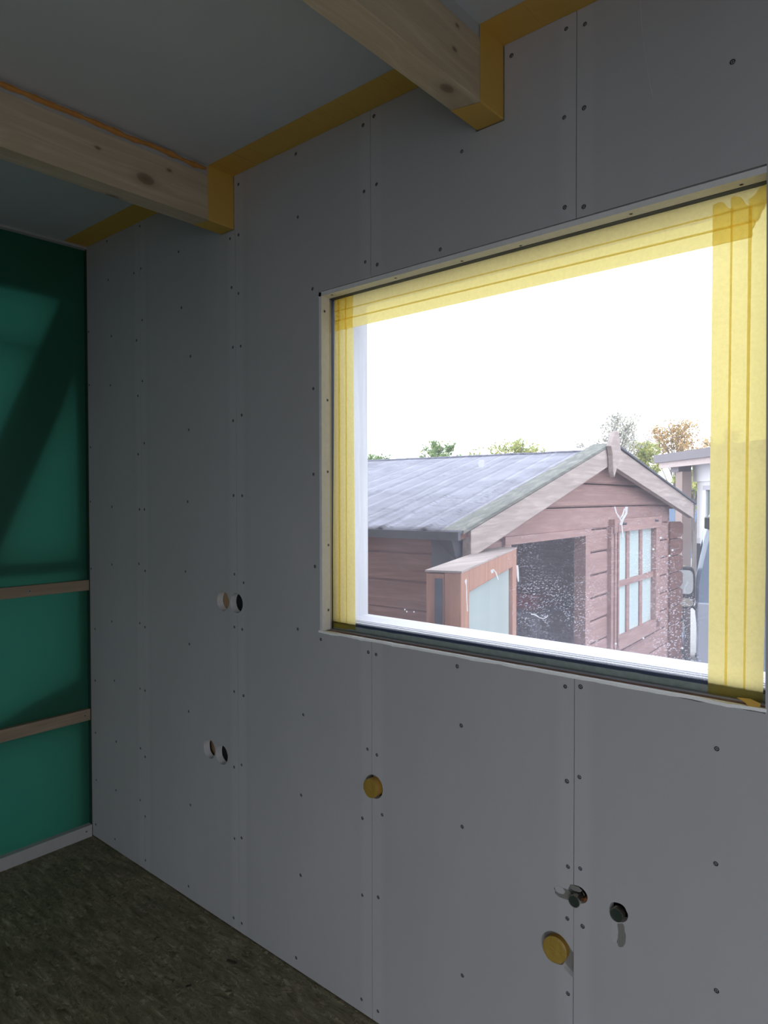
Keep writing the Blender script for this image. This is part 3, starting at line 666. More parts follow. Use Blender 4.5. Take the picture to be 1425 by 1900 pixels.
# scrim showing beside the large outlet, and in the tap cut-outs
o = plate('scrim_patch', [[(2.186,.366),(2.2275,.366),(2.2275,.470),(2.205,.475),(2.150,.485),(2.146,.42)]], .014, .016, SCRIM); tag(o, 'brown mesh showing beside the larger taped outlet', 'mesh')
def pipe_stub(x, z, r, proj, lab, hx, hz, tilt=(0,0)):
    t = empty('pipe_stub', (x, 0, z), lab, 'pipe')
    ax = Vector((tilt[0], -1, tilt[1])).normalized(); c = Vector((x,0,z))
    m_ = MB(); m_.lathe(c, ax, [(-.08,.0122),(-.012,.0122),(-.012,r*.93),(proj-.004,r*.93),(proj-.004,r),(proj,r),(proj,r-.0016),(proj-.0012,r-.0018)], 36); m_.build('fitting', CHROME, t, True)
    m_ = MB(); m_.lathe(c, ax, [(proj-.0012,r-.0018),(proj-.0012,.0001)], 36); m_.build('end_cap', CAPM, t)
pipe_stub(2.2375, .5835, .0130, .018, 'dark capped pipe stub sticking out of the joint', 2.238, .592)
pipe_stub(2.3270, .5825, .0145, .004, 'dull capped pipe stub recessed in its round hole', 2.3295, .588)
m = MB(); m.lathe((2.2545,.006,.5810), (0,-1,0), [(-.01,.006),(.0,.006),(.002,.004),(.002,.0001)], 16); o = m.build('rust_plug', simple('rust', (.22,.08,.03), .8, .3, 80, .6), None, True); tag(o, 'small rusty plug beside the protruding pipe stub', 'plug')
o = plate('scrim_patch', [circ(2.205,.5815,1,30,.08,.0235,.0125)+[]], -.0007, .0002, SCRIM); tag(o, 'grey mesh patch left of the protruding pipe stub', 'mesh')
o = plate('scrim_patch', [circ(2.335,.541,1,30,.08,.0105,.027)], -.0007, .0002, SCRIM); tag(o, 'grey mesh patch below the recessed pipe stub', 'mesh')
o = plate('scrim_patch', [circ(2.2330,.6035,1,30,.08,.014,.0065)], -.0006, .0003, SCRIM); tag(o, 'torn dark mesh above the protruding pipe stub', 'mesh')
PLAST = simple('filler', (.46,.46,.48), .7, .05, 30)
o = plate('filler_patch', [circ(2.322,.545,1,30,.05,.0075,.026)], -.0010, .0001, PLAST); tag(o, 'pale smear of filler under the recessed pipe stub', 'filler')
o = plate('filler_patch', [circ(2.196,.586,1,30,.05,.012,.008)], -.0011, .0001, PLAST); tag(o, 'pale smear of filler left of the protruding pipe stub', 'filler')
o = plate('scrim_patch', [circ(1.637,.697,1,30,.05,.012,.0055)], .008, .010, SCRIM); tag(o, 'dark mesh above the smaller taped outlet', 'mesh')

# debris on the floor
random.seed(5)
CH = simple('wood_chip', (.42,.36,.26), .8, .2, 50); CHD = simple('dark_chip', (.05,.035,.025), .8, .2, 50)
for i in range(2):
    u_ = random.random(); x = .3+1.7*u_; y = -.06-.55*random.random()
    a_ = random.random()*3.1; l_ = random.uniform(.006,.02); w_ = l_*random.uniform(.15,.35)
    if i == 0: x, y, l_, w_, a_ = 1.129, -.107, .035, .009, .3
    else: x, y, l_, w_, a_ = 1.117, -.257, .016, .008, 1.1
    m = MB(); T_ = lambda p,q,r: (x+p*math.cos(a_)-q*math.sin(a_), y+p*math.sin(a_)+q*math.cos(a_), r)
    m.box(-l_/2,l_/2,-w_/2,w_/2,.0002,.0022+.001*random.random(),T=T_)
    o = m.build('wood_chip', CHD, None); tag(o, 'long dark wood chip on the subfloor near the foot of the wall' if i == 0 else 'small dark crumb on the subfloor farther from the wall than the wood chip', 'debris')

# ---------------------------------------------------------------- OUTSIDE: GROUND
GZ = -.74
m = MB(); m.add([(-30,.2,GZ),(30,.2,GZ),(30,60,GZ),(-30,60,GZ)], [(0,1,2,3)]); m.add([(-30,-30,GZ),(30,-30,GZ),(30,.2,GZ),(-30,.2,GZ)], [(0,1,2,3)])
tag(m.build('ground', simple('gravel', (.30,.29,.28), .9, .3, 40, .6), None), 'pale gravel yard', 'ground', kind='structure')

# ---------------------------------------------------------------- SHED
K = 1.15; th = math.radians(3)
E1 = Vector((-math.sin(th), math.cos(th), 0)); N1_ = Vector((math.cos(th), math.sin(th), 0))
def L(s, o, z):
    return tuple(CAM+(E1*s+N1_*(o-1.3)+Vector((0,0,z-CAM.z)))*K)
SG = CAM.z+(GZ-CAM.z)/K
shed = empty('garden_shed', L(3.5,-1.2,SG), 'brown log garden shed with grey felt roof outside the window', 'shed')
SN, SF = 2.16, 5.02       # near and far side walls
EZN, EZF, RS, RZ = 1.345, 1.415, 3.58, 1.742   # eave heights, ridge
DEP = -2.6
def roof_z(s): return EZN+(RZ-EZN)*(s-2.02)/(RS-2.02) if s < RS else RZ+(EZF-RZ)*(s-RS)/(5.30-RS)
LH = .122
DOOR = (2.55, 3.43, SG+.08, 1.277); WIN = (3.80, 4.66, .61, 1.33)
def logs_front():
    APEX = RZ-.045; m_ = MB(); z = SG; zc_ = 1.302-LH*int((1.302-SG)/LH)
    z = zc_-LH
    while z < 1.75:
        za, zb_ = max(z, SG)+.003, min(z+LH-.003, APEX)
        if zb_ > za+.004:
            cuts = sorted(set([za, zb_]+[c for c in (DOOR[3], WIN[2], WIN[3]) if za < c < zb_]))
            for q0, q1 in zip(cuts[:-1], cuts[1:]):
                mid = (q0+q1)/2
                # clip by the roof line
                sa, sb = SN, SF
                if q1 > EZN-.06:
                    q0r, q1r = q0+.045, q1+.045; sa0 = max(SN, 2.02+(q0r-EZN)/(RZ-EZN)*(RS-2.02)); sa1 = max(SN, 2.02+(q1r-EZN)/(RZ-EZN)*(RS-2.02))
                    sb0 = min(SF, RS+(q0r-RZ)/(EZF-RZ)*(5.30-RS)); sb1 = min(SF, RS+(q1r-RZ)/(EZF-RZ)*(5.30-RS))
                else: sa0 = sa1 = SN; sb0 = sb1 = SF
                if sb1 <= sa1:
                    sa1 = sb1 = RS
                    if sb0 <= sa0: continue
                holes_ = []
                if mid < DOOR[3]: holes_.append(DOOR[:2])
                if WIN[2] < mid < WIN[3]: holes_.append(WIN[:2])
                segs = []; cur = None; st = None
                left = (sa0, sa1)
                for h in holes_:
                    segs.append((left, (h[0], h[0]))); left = (h[1], h[1])
                segs.append((left, (sb0, sb1)))
                for (l0, l1), (r0, r1) in segs:
                    top_edge = q1 == zb_; bot_edge = q0 == za
                    ch = .008
                    fo = [L(l0,0,q0+(ch if bot_edge else 0)), L(r0,0,q0+(ch if bot_edge else 0)), L(r1,0,q1-(ch if top_edge else 0)), L(l1,0,q1-(ch if top_edge else 0))]
                    bk = [L(l0,-.04,q0), L(r0,-.04,q0), L(r1,-.04,q1), L(l1,-.04,q1)]
                    e0 = [L(l0,-.008,q0), L(r0,-.008,q0)]; e1 = [L(r1,-.008,q1), L(l1,-.008,q1)]
                    vs = fo+bk+e0+e1
                    m_.add(vs, [(0,1,2,3),(8,9,1,0),(3,2,10,11),(4,5,9,8),(11,10,6,7),(7,6,5,4),(0,3,11,7,4,8),(1,9,5,6,10,2)])
        z += LH
    return m_
logs_front().build('front_wall', SHEDW, shed)
# dark backing behind the grooves
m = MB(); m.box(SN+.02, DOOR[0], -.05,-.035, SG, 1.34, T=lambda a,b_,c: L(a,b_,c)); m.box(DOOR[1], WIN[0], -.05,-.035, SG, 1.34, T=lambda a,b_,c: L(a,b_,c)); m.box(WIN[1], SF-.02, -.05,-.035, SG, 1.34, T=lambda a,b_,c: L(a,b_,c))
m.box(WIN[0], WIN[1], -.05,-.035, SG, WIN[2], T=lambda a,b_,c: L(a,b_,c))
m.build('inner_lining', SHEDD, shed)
# side wall near: stacked boards
m = MB(); z = 1.258-.112*20
while z < 1.36:
    za, zb_ = max(z, SG), min(z+.112, 1.345)
    if zb_ > za+.01:
        p = lambda o_, s_, z_: L(s_, o_, z_)
        m.add([L(SN,DEP,za+.006),L(SN,-.0,za+.006),L(SN,-.0,zb_-.004),L(SN,DEP,zb_-.004),
               L(SN+.008,DEP,za),L(SN+.008,0,za),L(SN+.008,0,zb_),L(SN+.008,DEP,zb_),
               L(SN+.04,DEP,za),L(SN+.04,0,za),L(SN+.04,0,zb_),L(SN+.04,DEP,zb_)],
              [(0,1,2,3),(4,5,1,0),(3,2,6,7),(8,9,5,4),(7,6,10,11),(8,11,10,9),(0,3,7,11,8,4),(1,5,9,10,6,2)])
    z += .112
m.build('side_wall', SHEDX, shed)
m = MB(); m.box(SF-.04, SF, DEP, 0, SG, 1.42, T=L); m.box(SN, SF, DEP-.04, DEP, SG, 1.40, T=L); m.build('far_wall', SHEDX, shed)
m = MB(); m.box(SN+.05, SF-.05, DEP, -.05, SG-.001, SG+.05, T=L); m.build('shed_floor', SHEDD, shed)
# chamfered log ends past the far corner and past the near corner
def log_ends(sa, sb, zoff, name, o0=-.045, o1=.012):
    m_ = MB(); z = 1.302-LH*16+zoff
    while z < 1.30:
        za, zb_ = max(z, SG)+.003, z+LH-.003
        if zb_ > za+.03:
            s_out = sb; c_ = .07
            if sb > sa: pr = [(sa,za),(sb-c_,za),(sb,za+.022),(sb,zb_-.022),(sb-c_,zb_),(sa,zb_)]
            else: pr = [(sa,za),(sa,zb_),(sb+c_*.6,zb_),(sb,zb_-.022),(sb,za+.022),(sb+c_*.6,za)]
            P_ = [L(s_, o1, z_) for s_, z_ in pr]; d_ = Vector(L(0,o0,0))-Vector(L(0,o1,0)); m_.prism(P_, d_)
        z += LH
    return m_.build(name, SHEDD, shed, bevel=.003)  # darker colour stands in for the roof overhang's shade on the log ends
log_ends(SF-.01, 5.36, 0, 'corner_logs'); log_ends(SN+.01, SN-.06, 0, 'corner_logs')
# corner post at the near edge
m = MB(); m.box(SN-.01, SN+.13, -.0, .016, SG, 1.36, T=L); m.build('corner_board', SHEDD, shed)
# roof: two felt slopes with lap ridges
def slope(sa, za, sb, zb_, lab):
    m_ = MB(); n_ = 300; mseg = 12
    def P_(t, o_, h=0):
        s_ = sa+(sb-sa)*t; z_ = za+(zb_-za)*t
        wv = .003*noise.noise(Vector((s_*5, o_*7, 2)))+.0025*abs(noise.noise(Vector((s_*3+o_*2, o_*11, 5))))
        ph = (o_+.12*t)*1.0
        for rr in (-.06,-.26,-.36,-.52,-.72,-.86,-1.1,-1.35,-1.6,-1.9,-2.2,-2.5): wv += .010*math.exp(-((ph-rr)/.014)**2)*(1-t)**.5
        for (t0, am) in ((.42,.004),(.7,.003)): wv += am*math.exp(-((t+.02*noise.noise(Vector((o_*6,t0,0)))-t0)/.012)**2)
        return L(s_, o_, z_+wv+h)
    os_ = [.09+(DEP-.1-.09)*i/n_ for i in range(n_+1)]; ts = [j/28 for j in range(29)]
    vs = [P_(t, o_) for o_ in os_ for t in ts]; W_ = len(ts)
    m_.add(vs, [(i*W_+j, i*W_+j+1, (i+1)*W_+j+1, (i+1)*W_+j) for i in range(n_) for j in range(W_-1)])
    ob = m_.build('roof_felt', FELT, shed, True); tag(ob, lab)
    sol = ob.modifiers.new('thick', 'SOLIDIFY'); sol.thickness = .012; sol.offset = -1 if sb > sa else 1
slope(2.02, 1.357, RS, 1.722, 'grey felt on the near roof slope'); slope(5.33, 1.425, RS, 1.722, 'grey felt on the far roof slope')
m = MB()   # roof boarding under the felt
for (sa, za, sb, zb_) in ((2.03,1.343,RS,1.708),(RS,1.708,5.32,1.411)):
    m.hexa([L(sa,DEP-.08,za-.02),L(sb,DEP-.08,zb_-.02),L(sb,.08,zb_-.02),L(sa,.08,za-.02),L(sa,DEP-.08,za),L(sb,DEP-.08,zb_),L(sb,.08,zb_),L(sa,.08,za)])
m.build('roof_boarding', SHEDD, shed)
m = MB(); m.box(2.005, 2.022, DEP-.1, .09, 1.325, 1.355, T=L); m.build('eave_edge', LEAD, shed)
# bargeboards (two planks per side) with capping
def plank(sa, za, sb, zb_, w_, o0, o1, mat, name, lab=None, bev=.002, sb2=None):
    m_ = MB(); dz = w_
    m_.hexa([L(sa,o0,za-dz),L(sb,o0,zb_-dz),L(sb,o1,zb_-dz),L(sa,o1,za-dz),L(sa,o0,za),L(sb,o0,zb_),L(sb,o1,zb_),L(sa,o1,za)])
    o_ = m_.build(name, mat, shed, bevel=bev)
    if lab: tag(o_, lab)
    return o_
plank(2.085,1.357,3.50,1.735,.098,.06,.095,WEATH,'bargeboard','weathered board along the near gable edge')
plank(2.12,1.295,3.46,1.650,.052,.03,.058,SHEDW,'bargeboard_backing')
plank(5.31,1.435,3.57,1.752,.112,.06,.095,WEATH,'bargeboard','weathered board along the far gable edge')
plank(2.03,1.360,3.52,1.757,.014,.005,.098,MOSS,'ridge_capping','mossy capping strip on the near gable edge')
plank(5.36,1.436,3.60,1.762,.012,.01,.105,LEAD,'ridge_capping','dark capping strip on the far gable edge')
m = MB(); m.hexa([L(2.02,-.03,1.20),L(2.10,-.03,1.20),L(2.10,.050,1.22),L(2.06,.050,1.25),L(2.02,-.03,1.342),L(2.10,-.03,1.36),L(2.10,.050,1.365),L(2.02,.050,1.345)]); m.build('eave_box', LEAD, shed)
# finial board at the peak
m = MB(); pr = [(3.511,1.817),(3.557,1.822),(3.575,1.792),(3.597,1.727),(3.602,1.702),(3.531,1.617),(3.498,1.577),(3.482,1.608),(3.472,1.69),(3.451,1.730),(3.445,1.737),(3.475,1.775)]
m.prism([L(s_,.125,z_) for s_, z_ in pr], Vector(L(0,.098,0))-Vector(L(0,.125,0))); o = m.build('finial', WEATH, shed, bevel=.004); tag(o, 'pointed finial board at the roof peak')
# door frame
def bar(sa, sb, za, zb_, o0, o1, mat, name, parent=None, bev=.002, TT=None):
    m_ = MB(); m_.box(sa, sb, o0, o1, za, zb_, T=TT or L); return m_.build(name, mat, parent or shed, bevel=bev)
df = bar(2.50, 3.47, 1.277, 1.312, -.03, .016, SHEDW, 'door_frame'); bar(3.395, 3.462, SG, 1.277, -.05, .014, SHEDW, 'frame_post', df); bar(2.50, 2.56, SG, 1.277, -.05, .014, SHEDW, 'frame_post', df)
# shed interior things visible through the doorway
# door leaf, swung open towards the house
Aw, Bw = Vector((CAM.x, CAM.y, 0)), None
def W_(s, o): p = Vector(L(s, o, 0)); p.z = 0; return p
Aw = W_(1.586, .353); Bw = W_(2.50, .066); dd = (Bw-Aw); LW = dd.length; dd.normalize(); dn_ = Vector((-dd.y, dd.x, 0))
if dn_.dot(N1_) > 0: dn_ = -dn_      # points to the back of the leaf
def ZK(z): return CAM.z+(z-CAM.z)*K
def DL(a, b_, z): q = Aw+dd*a+dn_*b_; return (q.x, q.y, z)
leaf = empty('door_leaf', DL(LW,0,GZ+.1), parent=shed); leaf['label'] = 'glazed brown door leaf standing open'
ZT, ZB = ZK(1.268), GZ+.12
def lbar(a0, a1, b0, b1, za, zb_, mat, name, bev=.003):
    m_ = MB(); m_.box(a0, a1, b0, b1, za, zb_, T=DL); return m_.build(name, mat, leaf, bevel=bev)
lbar(0, .115, 0, .055, ZB, ZT, DOORW, 'stile'); lbar(LW-.105, LW, 0, .055, ZB, ZT, DOORW, 'stile')
lbar(.115, LW-.105, 0, .055, ZT-.075, ZT, DOORW, 'top_rail'); lbar(.115, LW-.105, 0, .055, ZB, ZB+.25, DOORW, 'bottom_rail')
lbar(.002, LW, .055, .115, ZB, ZT-.004, DOORW, 'rear_board')
lbar(-.002, LW+.002, -.002, .117, ZT, ZT+.006, WEATH, 'top_edge', 0)
lbar(.11, LW-.10, .018, .028, ZB+.24, ZT-.07, FROST, 'frosted_panel', 0)
lbar(-.003, .0, .06, .085, ZT-.17, ZT-.02, LEAD, 'lock_plate', 0)
# shed window
sw = empty('shed_window', L(4.22,0,.95), parent=shed)
def wbar(sa, sb, za, zb_, o0, o1, name, mat=SHEDW): return bar(sa, sb, za, zb_, o0, o1, mat, name, sw)
wbar(3.76, 3.80, SG+.1, 1.31, -.02, .022, 'casing'); wbar(3.80, 3.875, .46, 1.30, -.03, .03, 'casing', SHEDW); wbar(3.83,3.845,.44,1.33,.03,.034,'groove', SHEDD); wbar(4.60, 4.69, .62, 1.31, -.03, .03, 'casing')
wbar(3.78, 4.71, 1.278, 1.352, -.03, .034, 'head_casing'); wbar(3.84, 4.69, .60, .672, -.03, .03, 'sill_casing')
for s_ in (4.105, 4.36): wbar(s_-.026, s_+.026, .67, 1.28, -.02, .006, 'glazing_bar')
wbar(3.87, 4.62, .956, .990, -.02, .012, 'glazing_bar')
m = MB(); m.box(3.86, 4.62, -.012, -.004, .65, 1.29, T=L); m.build('pane', NETC, sw)
for s_ in (3.92, 4.56):
    m = MB(); m.lathe(Vector(L(s_,.034,1.325)), N1_, [(0,.008),(.02,.008),(.024,.005),(.024,.0001)], 12); m.build('knob', LEAD, sw, True)
# things inside the shed: a dark red crate on a shelf
t = empty('storage_crate', L(3.75,-.45,.80), 'dark red crate inside the shed doorway', 'crate')
m = MB(); m.box(3.60, 3.95, -.60,-.35, .82, .835, T=L)
for a in ((3.60,3.95,-.60,-.59),(3.60,3.95,-.36,-.35),(3.60,3.61,-.60,-.35),(3.94,3.95,-.60,-.35)): m.box(a[0],a[1],a[2],a[3],.82,.90,T=L)
m.build('crate_shell', simple('dark_red_plastic', (.45,.05,.05), .5), t); m = MB(); m.box(3.595,3.955,-.605,-.345,.90,.915,T=L); m.build('crate_lid', simple('dark_red_lid', (.42,.05,.05), .5), t)
m = MB(); m.box(3.50, 4.3, -.72,-.30, .80, .818, T=L); 
for (a,b_) in ((3.51,-.71),(4.25,-.71),(3.51,-.35),(4.25,-.35)): m.box(a,a+.04,b_,b_+.04,SG+.05,.80,T=L)
tag(m.build('shed_shelf', simple('grey_shelf', (.20,.20,.25), .6), None), 'low dark table inside the shed carrying the red crate', 'table')

# ---------------------------------------------------------------- HOUSE
P0 = Vector((-.58,8.8,0)); ha = Vector((.669,-.743,0)); hb = Vector((.743,.669,0))
def H(a, b_, z): q = P0+ha*a+hb*b_; return (q.x, q.y, z)
HW = simple('white_render', (.80,.80,.80), .8, .04, 8); FASC = simple('fascia_brown', (.18,.16,.175), .6, .08, 8)
house = empty('flat_roof_house', H(2,2,GZ), 'white rendered house with brown flat roof edge beyond the shed', 'house')
def hbx(a0,a1,b0,b1,za,zb_,mat,name,parent=house,bev=0):
    m_ = MB(); m_.box(a0,a1,b0,b1,za,zb_,T=H); return m_.build(name, mat, parent, bevel=bev)
hbx(0,5,0,5,1.985,2.10,FASC,'roof'); hbx(.10,5,.04,.10,1.905,1.985,wood('pink_fascia', (.60,.50,.47), (.48,.39,.37),'x'),'fascia_board')
hbx(.10,5,.10,5,1.93,1.984,FASC,'soffit')
hbx(.30,.55,.12,.30,1.84,1.93,FASC,'post_head'); hbx(.42,.62,.14,.27,GZ,1.84,simple('post_brown',(.30,.225,.20),.7,.1,10),'post')
hbx(.52,5,.40,5,GZ,1.93,HW,'wall'); hbx(.47,5,.36,.40,1.70,1.93,HW,'lintel_band')
hw = hbx(.86,2.0,.375,.40,.6,1.58,simple('window_grey',(.12,.16,.16),.2,.1,5,0,0,.6),'window'); hbx(.80,2.1,.34,.40,1.58,1.64,simple('box_grey',(.45,.43,.48),.6),'shutter_box',hw); hbx(.80,.86,.35,.40,.5,1.58,HW,'window_frame',hw)
m = MB(); m.hexa([(-5.6,25,GZ),(-3.0,25,GZ),(-3.0,28,GZ),(-5.6,28,GZ),(-5.6,25,1.62),(-3.0,25,1.62),(-3.0,28,2.3),(-5.6,28,2.3)])
t = m.build('outbuilding', simple('blue_grey_roof', (.14,.20,.30), .7, .1, 5), None); tag(t, 'low blue-grey building far away behind the house post', 'building')

# ---------------------------------------------------------------- VAN (seen from behind, left side)
van = empty('grey_blue_van', (2.0,6.2,GZ), 'grey-blue van parked beyond the shed, with black side mirror', 'van')
VB = simple('van_paint', (.135,.19,.27), .3, .04, 3, 0, 0, .6); BLK = simple('black_rubber', (.02,.02,.022), .6); VG = simple('van_glass', (.08,.10,.12), .08, .05, 3, 0, 0, .8)
vd = (Vector((1.12,4.95,0))-Vector((CAM.x,CAM.y,0))).normalized(); vr = Vector((vd.y,-vd.x,0)); VO = Vector((1.10,4.93,0))+vr*.02
def V(a, b_, z): q = VO+vd*a+vr*b_; return (q.x, q.y, z)      # a forward (away), b to the right
sec = [(.03,GZ+.32),(.0,-.25),(.005,-.05),(-.010,.02),(.006,.10),(.0,.25),(-.02,.45),(-.015,.75),(.02,.95),(.055,1.12),(.085,1.22),(.12,1.285),(.20,1.32)]
rows = [(0,1.0,.0),(.05,1.0,.0),(1.2,1.0,0),(2.4,1.0,0),(3.0,.92,.05)]
full = sec+[(1.8-x, z) for x, z in sec[::-1]]
m = MB(); n = len(full)
for i, (a_, hs, ins) in enumerate([(0,.97,.03),(.06,1,0),(1.2,1,0),(2.3,1,0),(2.9,.74,.06),(3.3,.50,.08),(4.1,.42,.16)]):
    for (x, z) in full:
        zz = GZ+.32+(z-GZ-.32)*hs; xx = .9+(x-.9)*(1-ins); m.v.append(Vector(V(a_, xx, zz)))
for i in range(6):
    for k in range(n): m.f.append([i*n+k, i*n+(k+1)%n, (i+1)*n+(k+1)%n, (i+1)*n+k]); m.mi.append(0)
m.f.append(list(range(n))[::-1]); m.f.append([6*n+k for k in range(n)]); m.mi += [0,0]
m.build('body', VB, van, True)
for a_ in (.7, 3.3):
    for b_ in (.07, 1.58):
        m = MB(); c = Vector(V(a_, b_, GZ+.31)); m.lathe(c, vr, [(0,.0001),(0,.30),(.03,.31),(.17,.31),(.20,.30),(.20,.0001)], 28); wh = m.build('wheel', BLK, van, True)
        m = MB(); m.lathe(c-vr*.004, vr, [(0,.0001),(0,.19),(.01,.2)], 24); m.build('hubcap', SILVER, wh, True)
m = MB(); m.box(.35, 1.3, -.012, .02, .52, 1.05, T=V); m.build('side_window', VG, van); m = MB(); m.box(-.012, .02, .25, 1.55, .5, 1.1, T=V); m.build('rear_window', VG, van)
m = MB(); m.box(-.03, .04, .0, .16, -.02, .55, T=V)
m.build('tail_lamp', simple('lamp_grey', (.30,.33,.40), .2, .05, 5, 0, 0, .6), van, bevel=.01)
m = MB(); m.box(-.06, .08, .02, 1.78, GZ+.28, GZ+.52, T=V); m.build('bumper', simple('bumper_grey', (.20,.22,.25), .6), van, bevel=.02)
m = MB(); m.box(-.02, .3, .05, .13, 1.20, 1.30, T=V); m.build('roof_bracket', BLK, van, bevel=.01)
m = MB(); m.box(.25,.34,-.02,.0,.0,.03,T=V); m.build('door_handle', BLK, van, bevel=.005)
mir = empty('side_mirror', V(.9,-.1,.7), parent=van); mir['label'] = 'black rimmed side mirror'
m = MB(); c0 = (-.105, .665); pr = []
for k in range(28):
    q = 2*math.pi*k/28; cx_, cz_ = math.cos(q), math.sin(q)
    pr.append((c0[0]+.085*math.copysign(abs(cx_)**.5, cx_), c0[1]+.190*math.copysign(abs(cz_)**.5, cz_)))
m.prism([V(.05,x,z) for x, z in pr], vd*.09); m.build('mirror_shell', BLK, mir, True, bevel=.012)
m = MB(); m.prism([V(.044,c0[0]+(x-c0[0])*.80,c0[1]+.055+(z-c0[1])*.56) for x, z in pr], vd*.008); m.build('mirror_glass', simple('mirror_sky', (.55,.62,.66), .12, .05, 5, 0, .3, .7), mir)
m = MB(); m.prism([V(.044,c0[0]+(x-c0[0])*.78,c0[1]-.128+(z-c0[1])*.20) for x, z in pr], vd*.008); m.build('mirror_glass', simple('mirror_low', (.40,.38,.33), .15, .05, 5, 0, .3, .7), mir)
m = MB(); m.tube([V(.10,-.03,.50),V(.10,.01,.46),V(.10,.03,.42)], .022, 10); m.build('mirror_arm', BLK, mir, True)

# white car farther away
car = empty('white_car', (-1.7,6.9,GZ), 'white car parked behind the van and shed', 'car')
WP = simple('white_paint', (.62,.62,.66), .3, .03, 3, 0, 0, .6)
cd_ = Vector((.30,-.954,0)); cr_ = Vector((.954,.30,0)); CO = Vector((-2.62,6.07,0))
def Cc(a, b_, z): q = CO+cr_*a+(-cd_)*b_; return (q.x, q.y, z)
prof = [(3.15,GZ+.25),(3.17,-.15),(3.05,.10),(2.6,.20),(1.7,.27),(1.3,.52),(.7,.78),(-.6,.8),(-1.2,.3),(-1.3,-.2),(-1.25,GZ+.25)]
arch = [(-.55-.33*math.cos(math.radians(q)), GZ+.25+.33*math.sin(math.radians(q))) for q in range(0,181,20)]
arch2 = [(2.62-.33*math.cos(math.radians(q)), GZ+.25+.33*math.sin(math.radians(q))) for q in range(0,181,20)]
m = MB(); m.prism([Cc(a_,0,z) for a_, z in prof+arch+arch2], -cd_*1.7); m.build('body', WP, car, bevel=.05)
for a_ in (2.62,-.55):
    for b_ in (.0,1.5):
        m = MB(); m.lathe(Vector(Cc(a_,b_,GZ+.30)), -cd_, [(0,.0001),(0,.29),(.03,.3),(.2,.3),(.2,.0001)], 24); m.build('wheel', BLK, car, True)
m = MB(); m.prism([Cc(1.28,-.005,.45),Cc(.68,-.005,.73),Cc(-.55,-.005,.74),Cc(-.9,-.005,.45)], -cd_*.02); m.build('side_window', VG, car)

# ---------------------------------------------------------------- TREES
def leafm(name, c):
    t = NT(name); oi = t.n('ShaderNodeNewGeometry')
    f = oi.outputs['Random Per Island']
    col = t.ramp(f, [(0, tuple(k*.55 for k in c[0])), (.4, c[0]), (.75, c[1]), (1, c[2])])
    d = t.n('ShaderNodeBsdfDiffuse'); tr = t.n('ShaderNodeBsdfTranslucent'); t.l(col, d.inputs[0]); t.l(col, tr.inputs[0])
    m_ = t.n('ShaderNodeMixShader'); m_.inputs[0].default_value = .45; t.l(d.outputs[0], m_.inputs[1]); t.l(tr.outputs[0], m_.inputs[2]); t.l(m_.outputs[0], t.out.inputs[0]); return t.m
BARK = simple('bark', (.16,.14,.13), .9, .3, 30)
LG = leafm('leaf_green', [(.20,.30,.13), (.30,.40,.18), (.40,.42,.20)])
LY_ = leafm('leaf_yellow_green', [(.34,.40,.14), (.50,.50,.20), (.60,.52,.20)])
LO = leafm('leaf_autumn', [(.42,.33,.14), (.58,.35,.22), (.60,.48,.20)])
LP = leafm('leaf_grey', [(.42,.42,.38), (.52,.47,.40), (.38,.42,.30)])
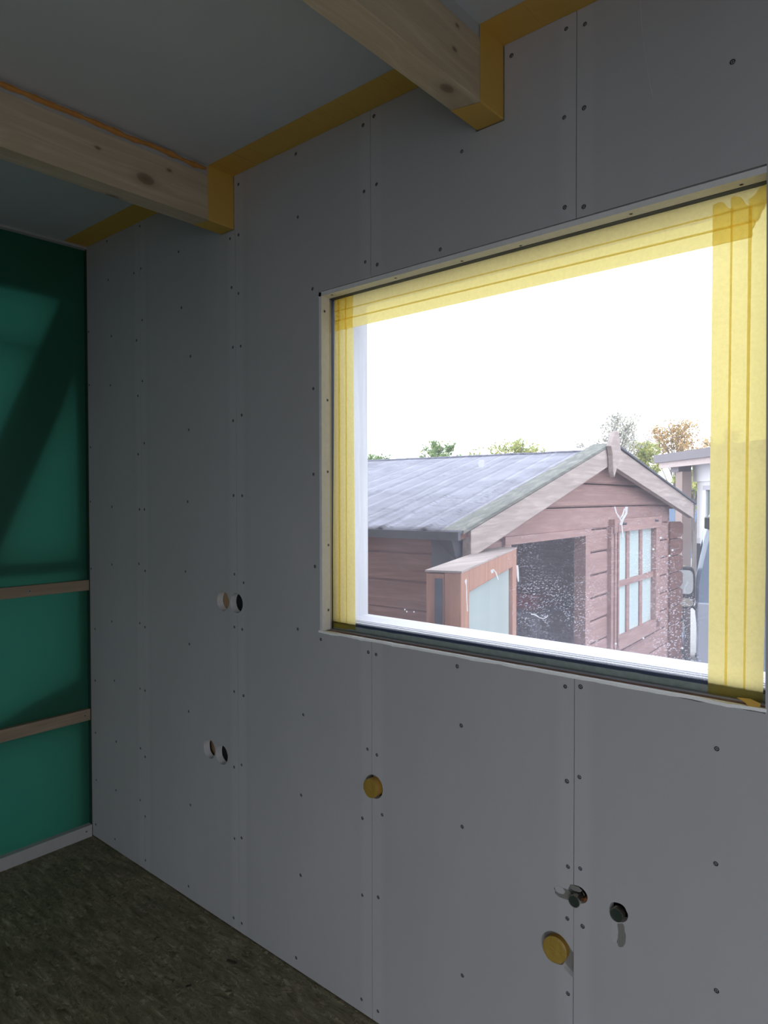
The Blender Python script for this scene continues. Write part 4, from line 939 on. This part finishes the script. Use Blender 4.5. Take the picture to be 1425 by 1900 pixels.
def tree(x, y, topz, rad, nleaf, mat, lab, seed, nb=16, size=.045, tall=1.0, name='tree'):
    rnd = random.Random(seed); t = empty(name, (x,y,GZ), lab, 'tree')
    br = MB(); H_ = topz-GZ; br.tube([(x,y,GZ),(x+.05,y,GZ+H_*.35),(x-.03,y,GZ+H_*.7)], [.08,.06,.03], 8)
    tips = []
    for i in range(nb):
        a_ = rnd.uniform(0, 6.283); hz = rnd.uniform(.3,.72); r_ = rad*rnd.uniform(.35,1.0)
        z1 = GZ+H_*hz; cz = topz-rad*tall*.9
        el = rnd.uniform(.05,1.45)
        e_ = Vector((x+rad*math.cos(a_)*math.cos(el)*rnd.uniform(.8,1.05), y+rad*math.sin(a_)*math.cos(el)*rnd.uniform(.8,1.05), cz+rad*tall*.9*math.sin(el)*rnd.uniform(.85,1.02)))
        s_ = Vector((x,y,z1)); mid = (s_+e_)/2+Vector((0,0,.08)); br.tube([s_,mid,e_], [.02,.012,.004], 6)
        tips.append((mid, e_))
        for q in range(3):
            p = mid.lerp(e_, rnd.uniform(.1,.9)); e2 = p+Vector((rnd.uniform(-1,1),rnd.uniform(-1,1),rnd.uniform(-.2,1)))*rad*.32; e2.z = min(e2.z, topz-.02); br.tube([p,e2], [.007,.003], 5); tips.append((p, e2))
    br.build('branches', BARK, t)
    lf = MB()
    for i in range(nleaf):
        a0, a1 = rnd.choice(tips); p = a0.lerp(a1, rnd.uniform(.2,1.05))+Vector((rnd.gauss(0,1),rnd.gauss(0,1),rnd.gauss(0,1)))*rad*.065
        if p.z > topz: continue
        u_ = Vector((rnd.uniform(-1,1),rnd.uniform(-1,1),rnd.uniform(-1,1))).normalized(); v_ = u_.cross(Vector((rnd.uniform(-1,1),rnd.uniform(-1,1),rnd.uniform(-1,1)))).normalized()
        s_ = size*rnd.uniform(.6,1.3)
        lf.add([p-u_*s_, p+v_*s_*.5, p+u_*s_, p-v_*s_*.5], [(0,1,2,3)])
    lf.build('foliage', mat, t, recalc=False)
tree(-7.72,10.6,2.56,.75,2600,LG,'small green tree top at the left end of the shed ridge',1)
tree(-6.50,11.65,2.84,.62,2400,LG,'rounded green tree top above the middle of the shed roof',2)
tree(-5.20,12.77,2.88,.85,2300,LY_,'wide yellow-green tree top above the shed ridge',3)
tree(-3.35,14.3,3.42,1.0,1700,LP,'sparse grey-leaved tree behind the shed finial',4,22,.04)
tree(-3.82,17.5,3.06,.8,3200,LY_,'yellowing low tree right of the shed finial',8,14)
tree(-4.04,21.1,3.94,1.15,2300,LO,'orange autumn tree above the right shed slope',5,26,.05)
tree(-1.35,16.1,3.15,.6,700,LO,'thin reddish tree just above the house roof edge',6,12)
tree(-1.52,14.1,2.18,.7,2000,LY_,'low yellow-green shrub seen under the house eave',7,16)
m = None
tree(.88,5.16,.86,.15,500,LY_,'small garden shrub between shed corner and van mirror',9,10,.022,name='shrub')
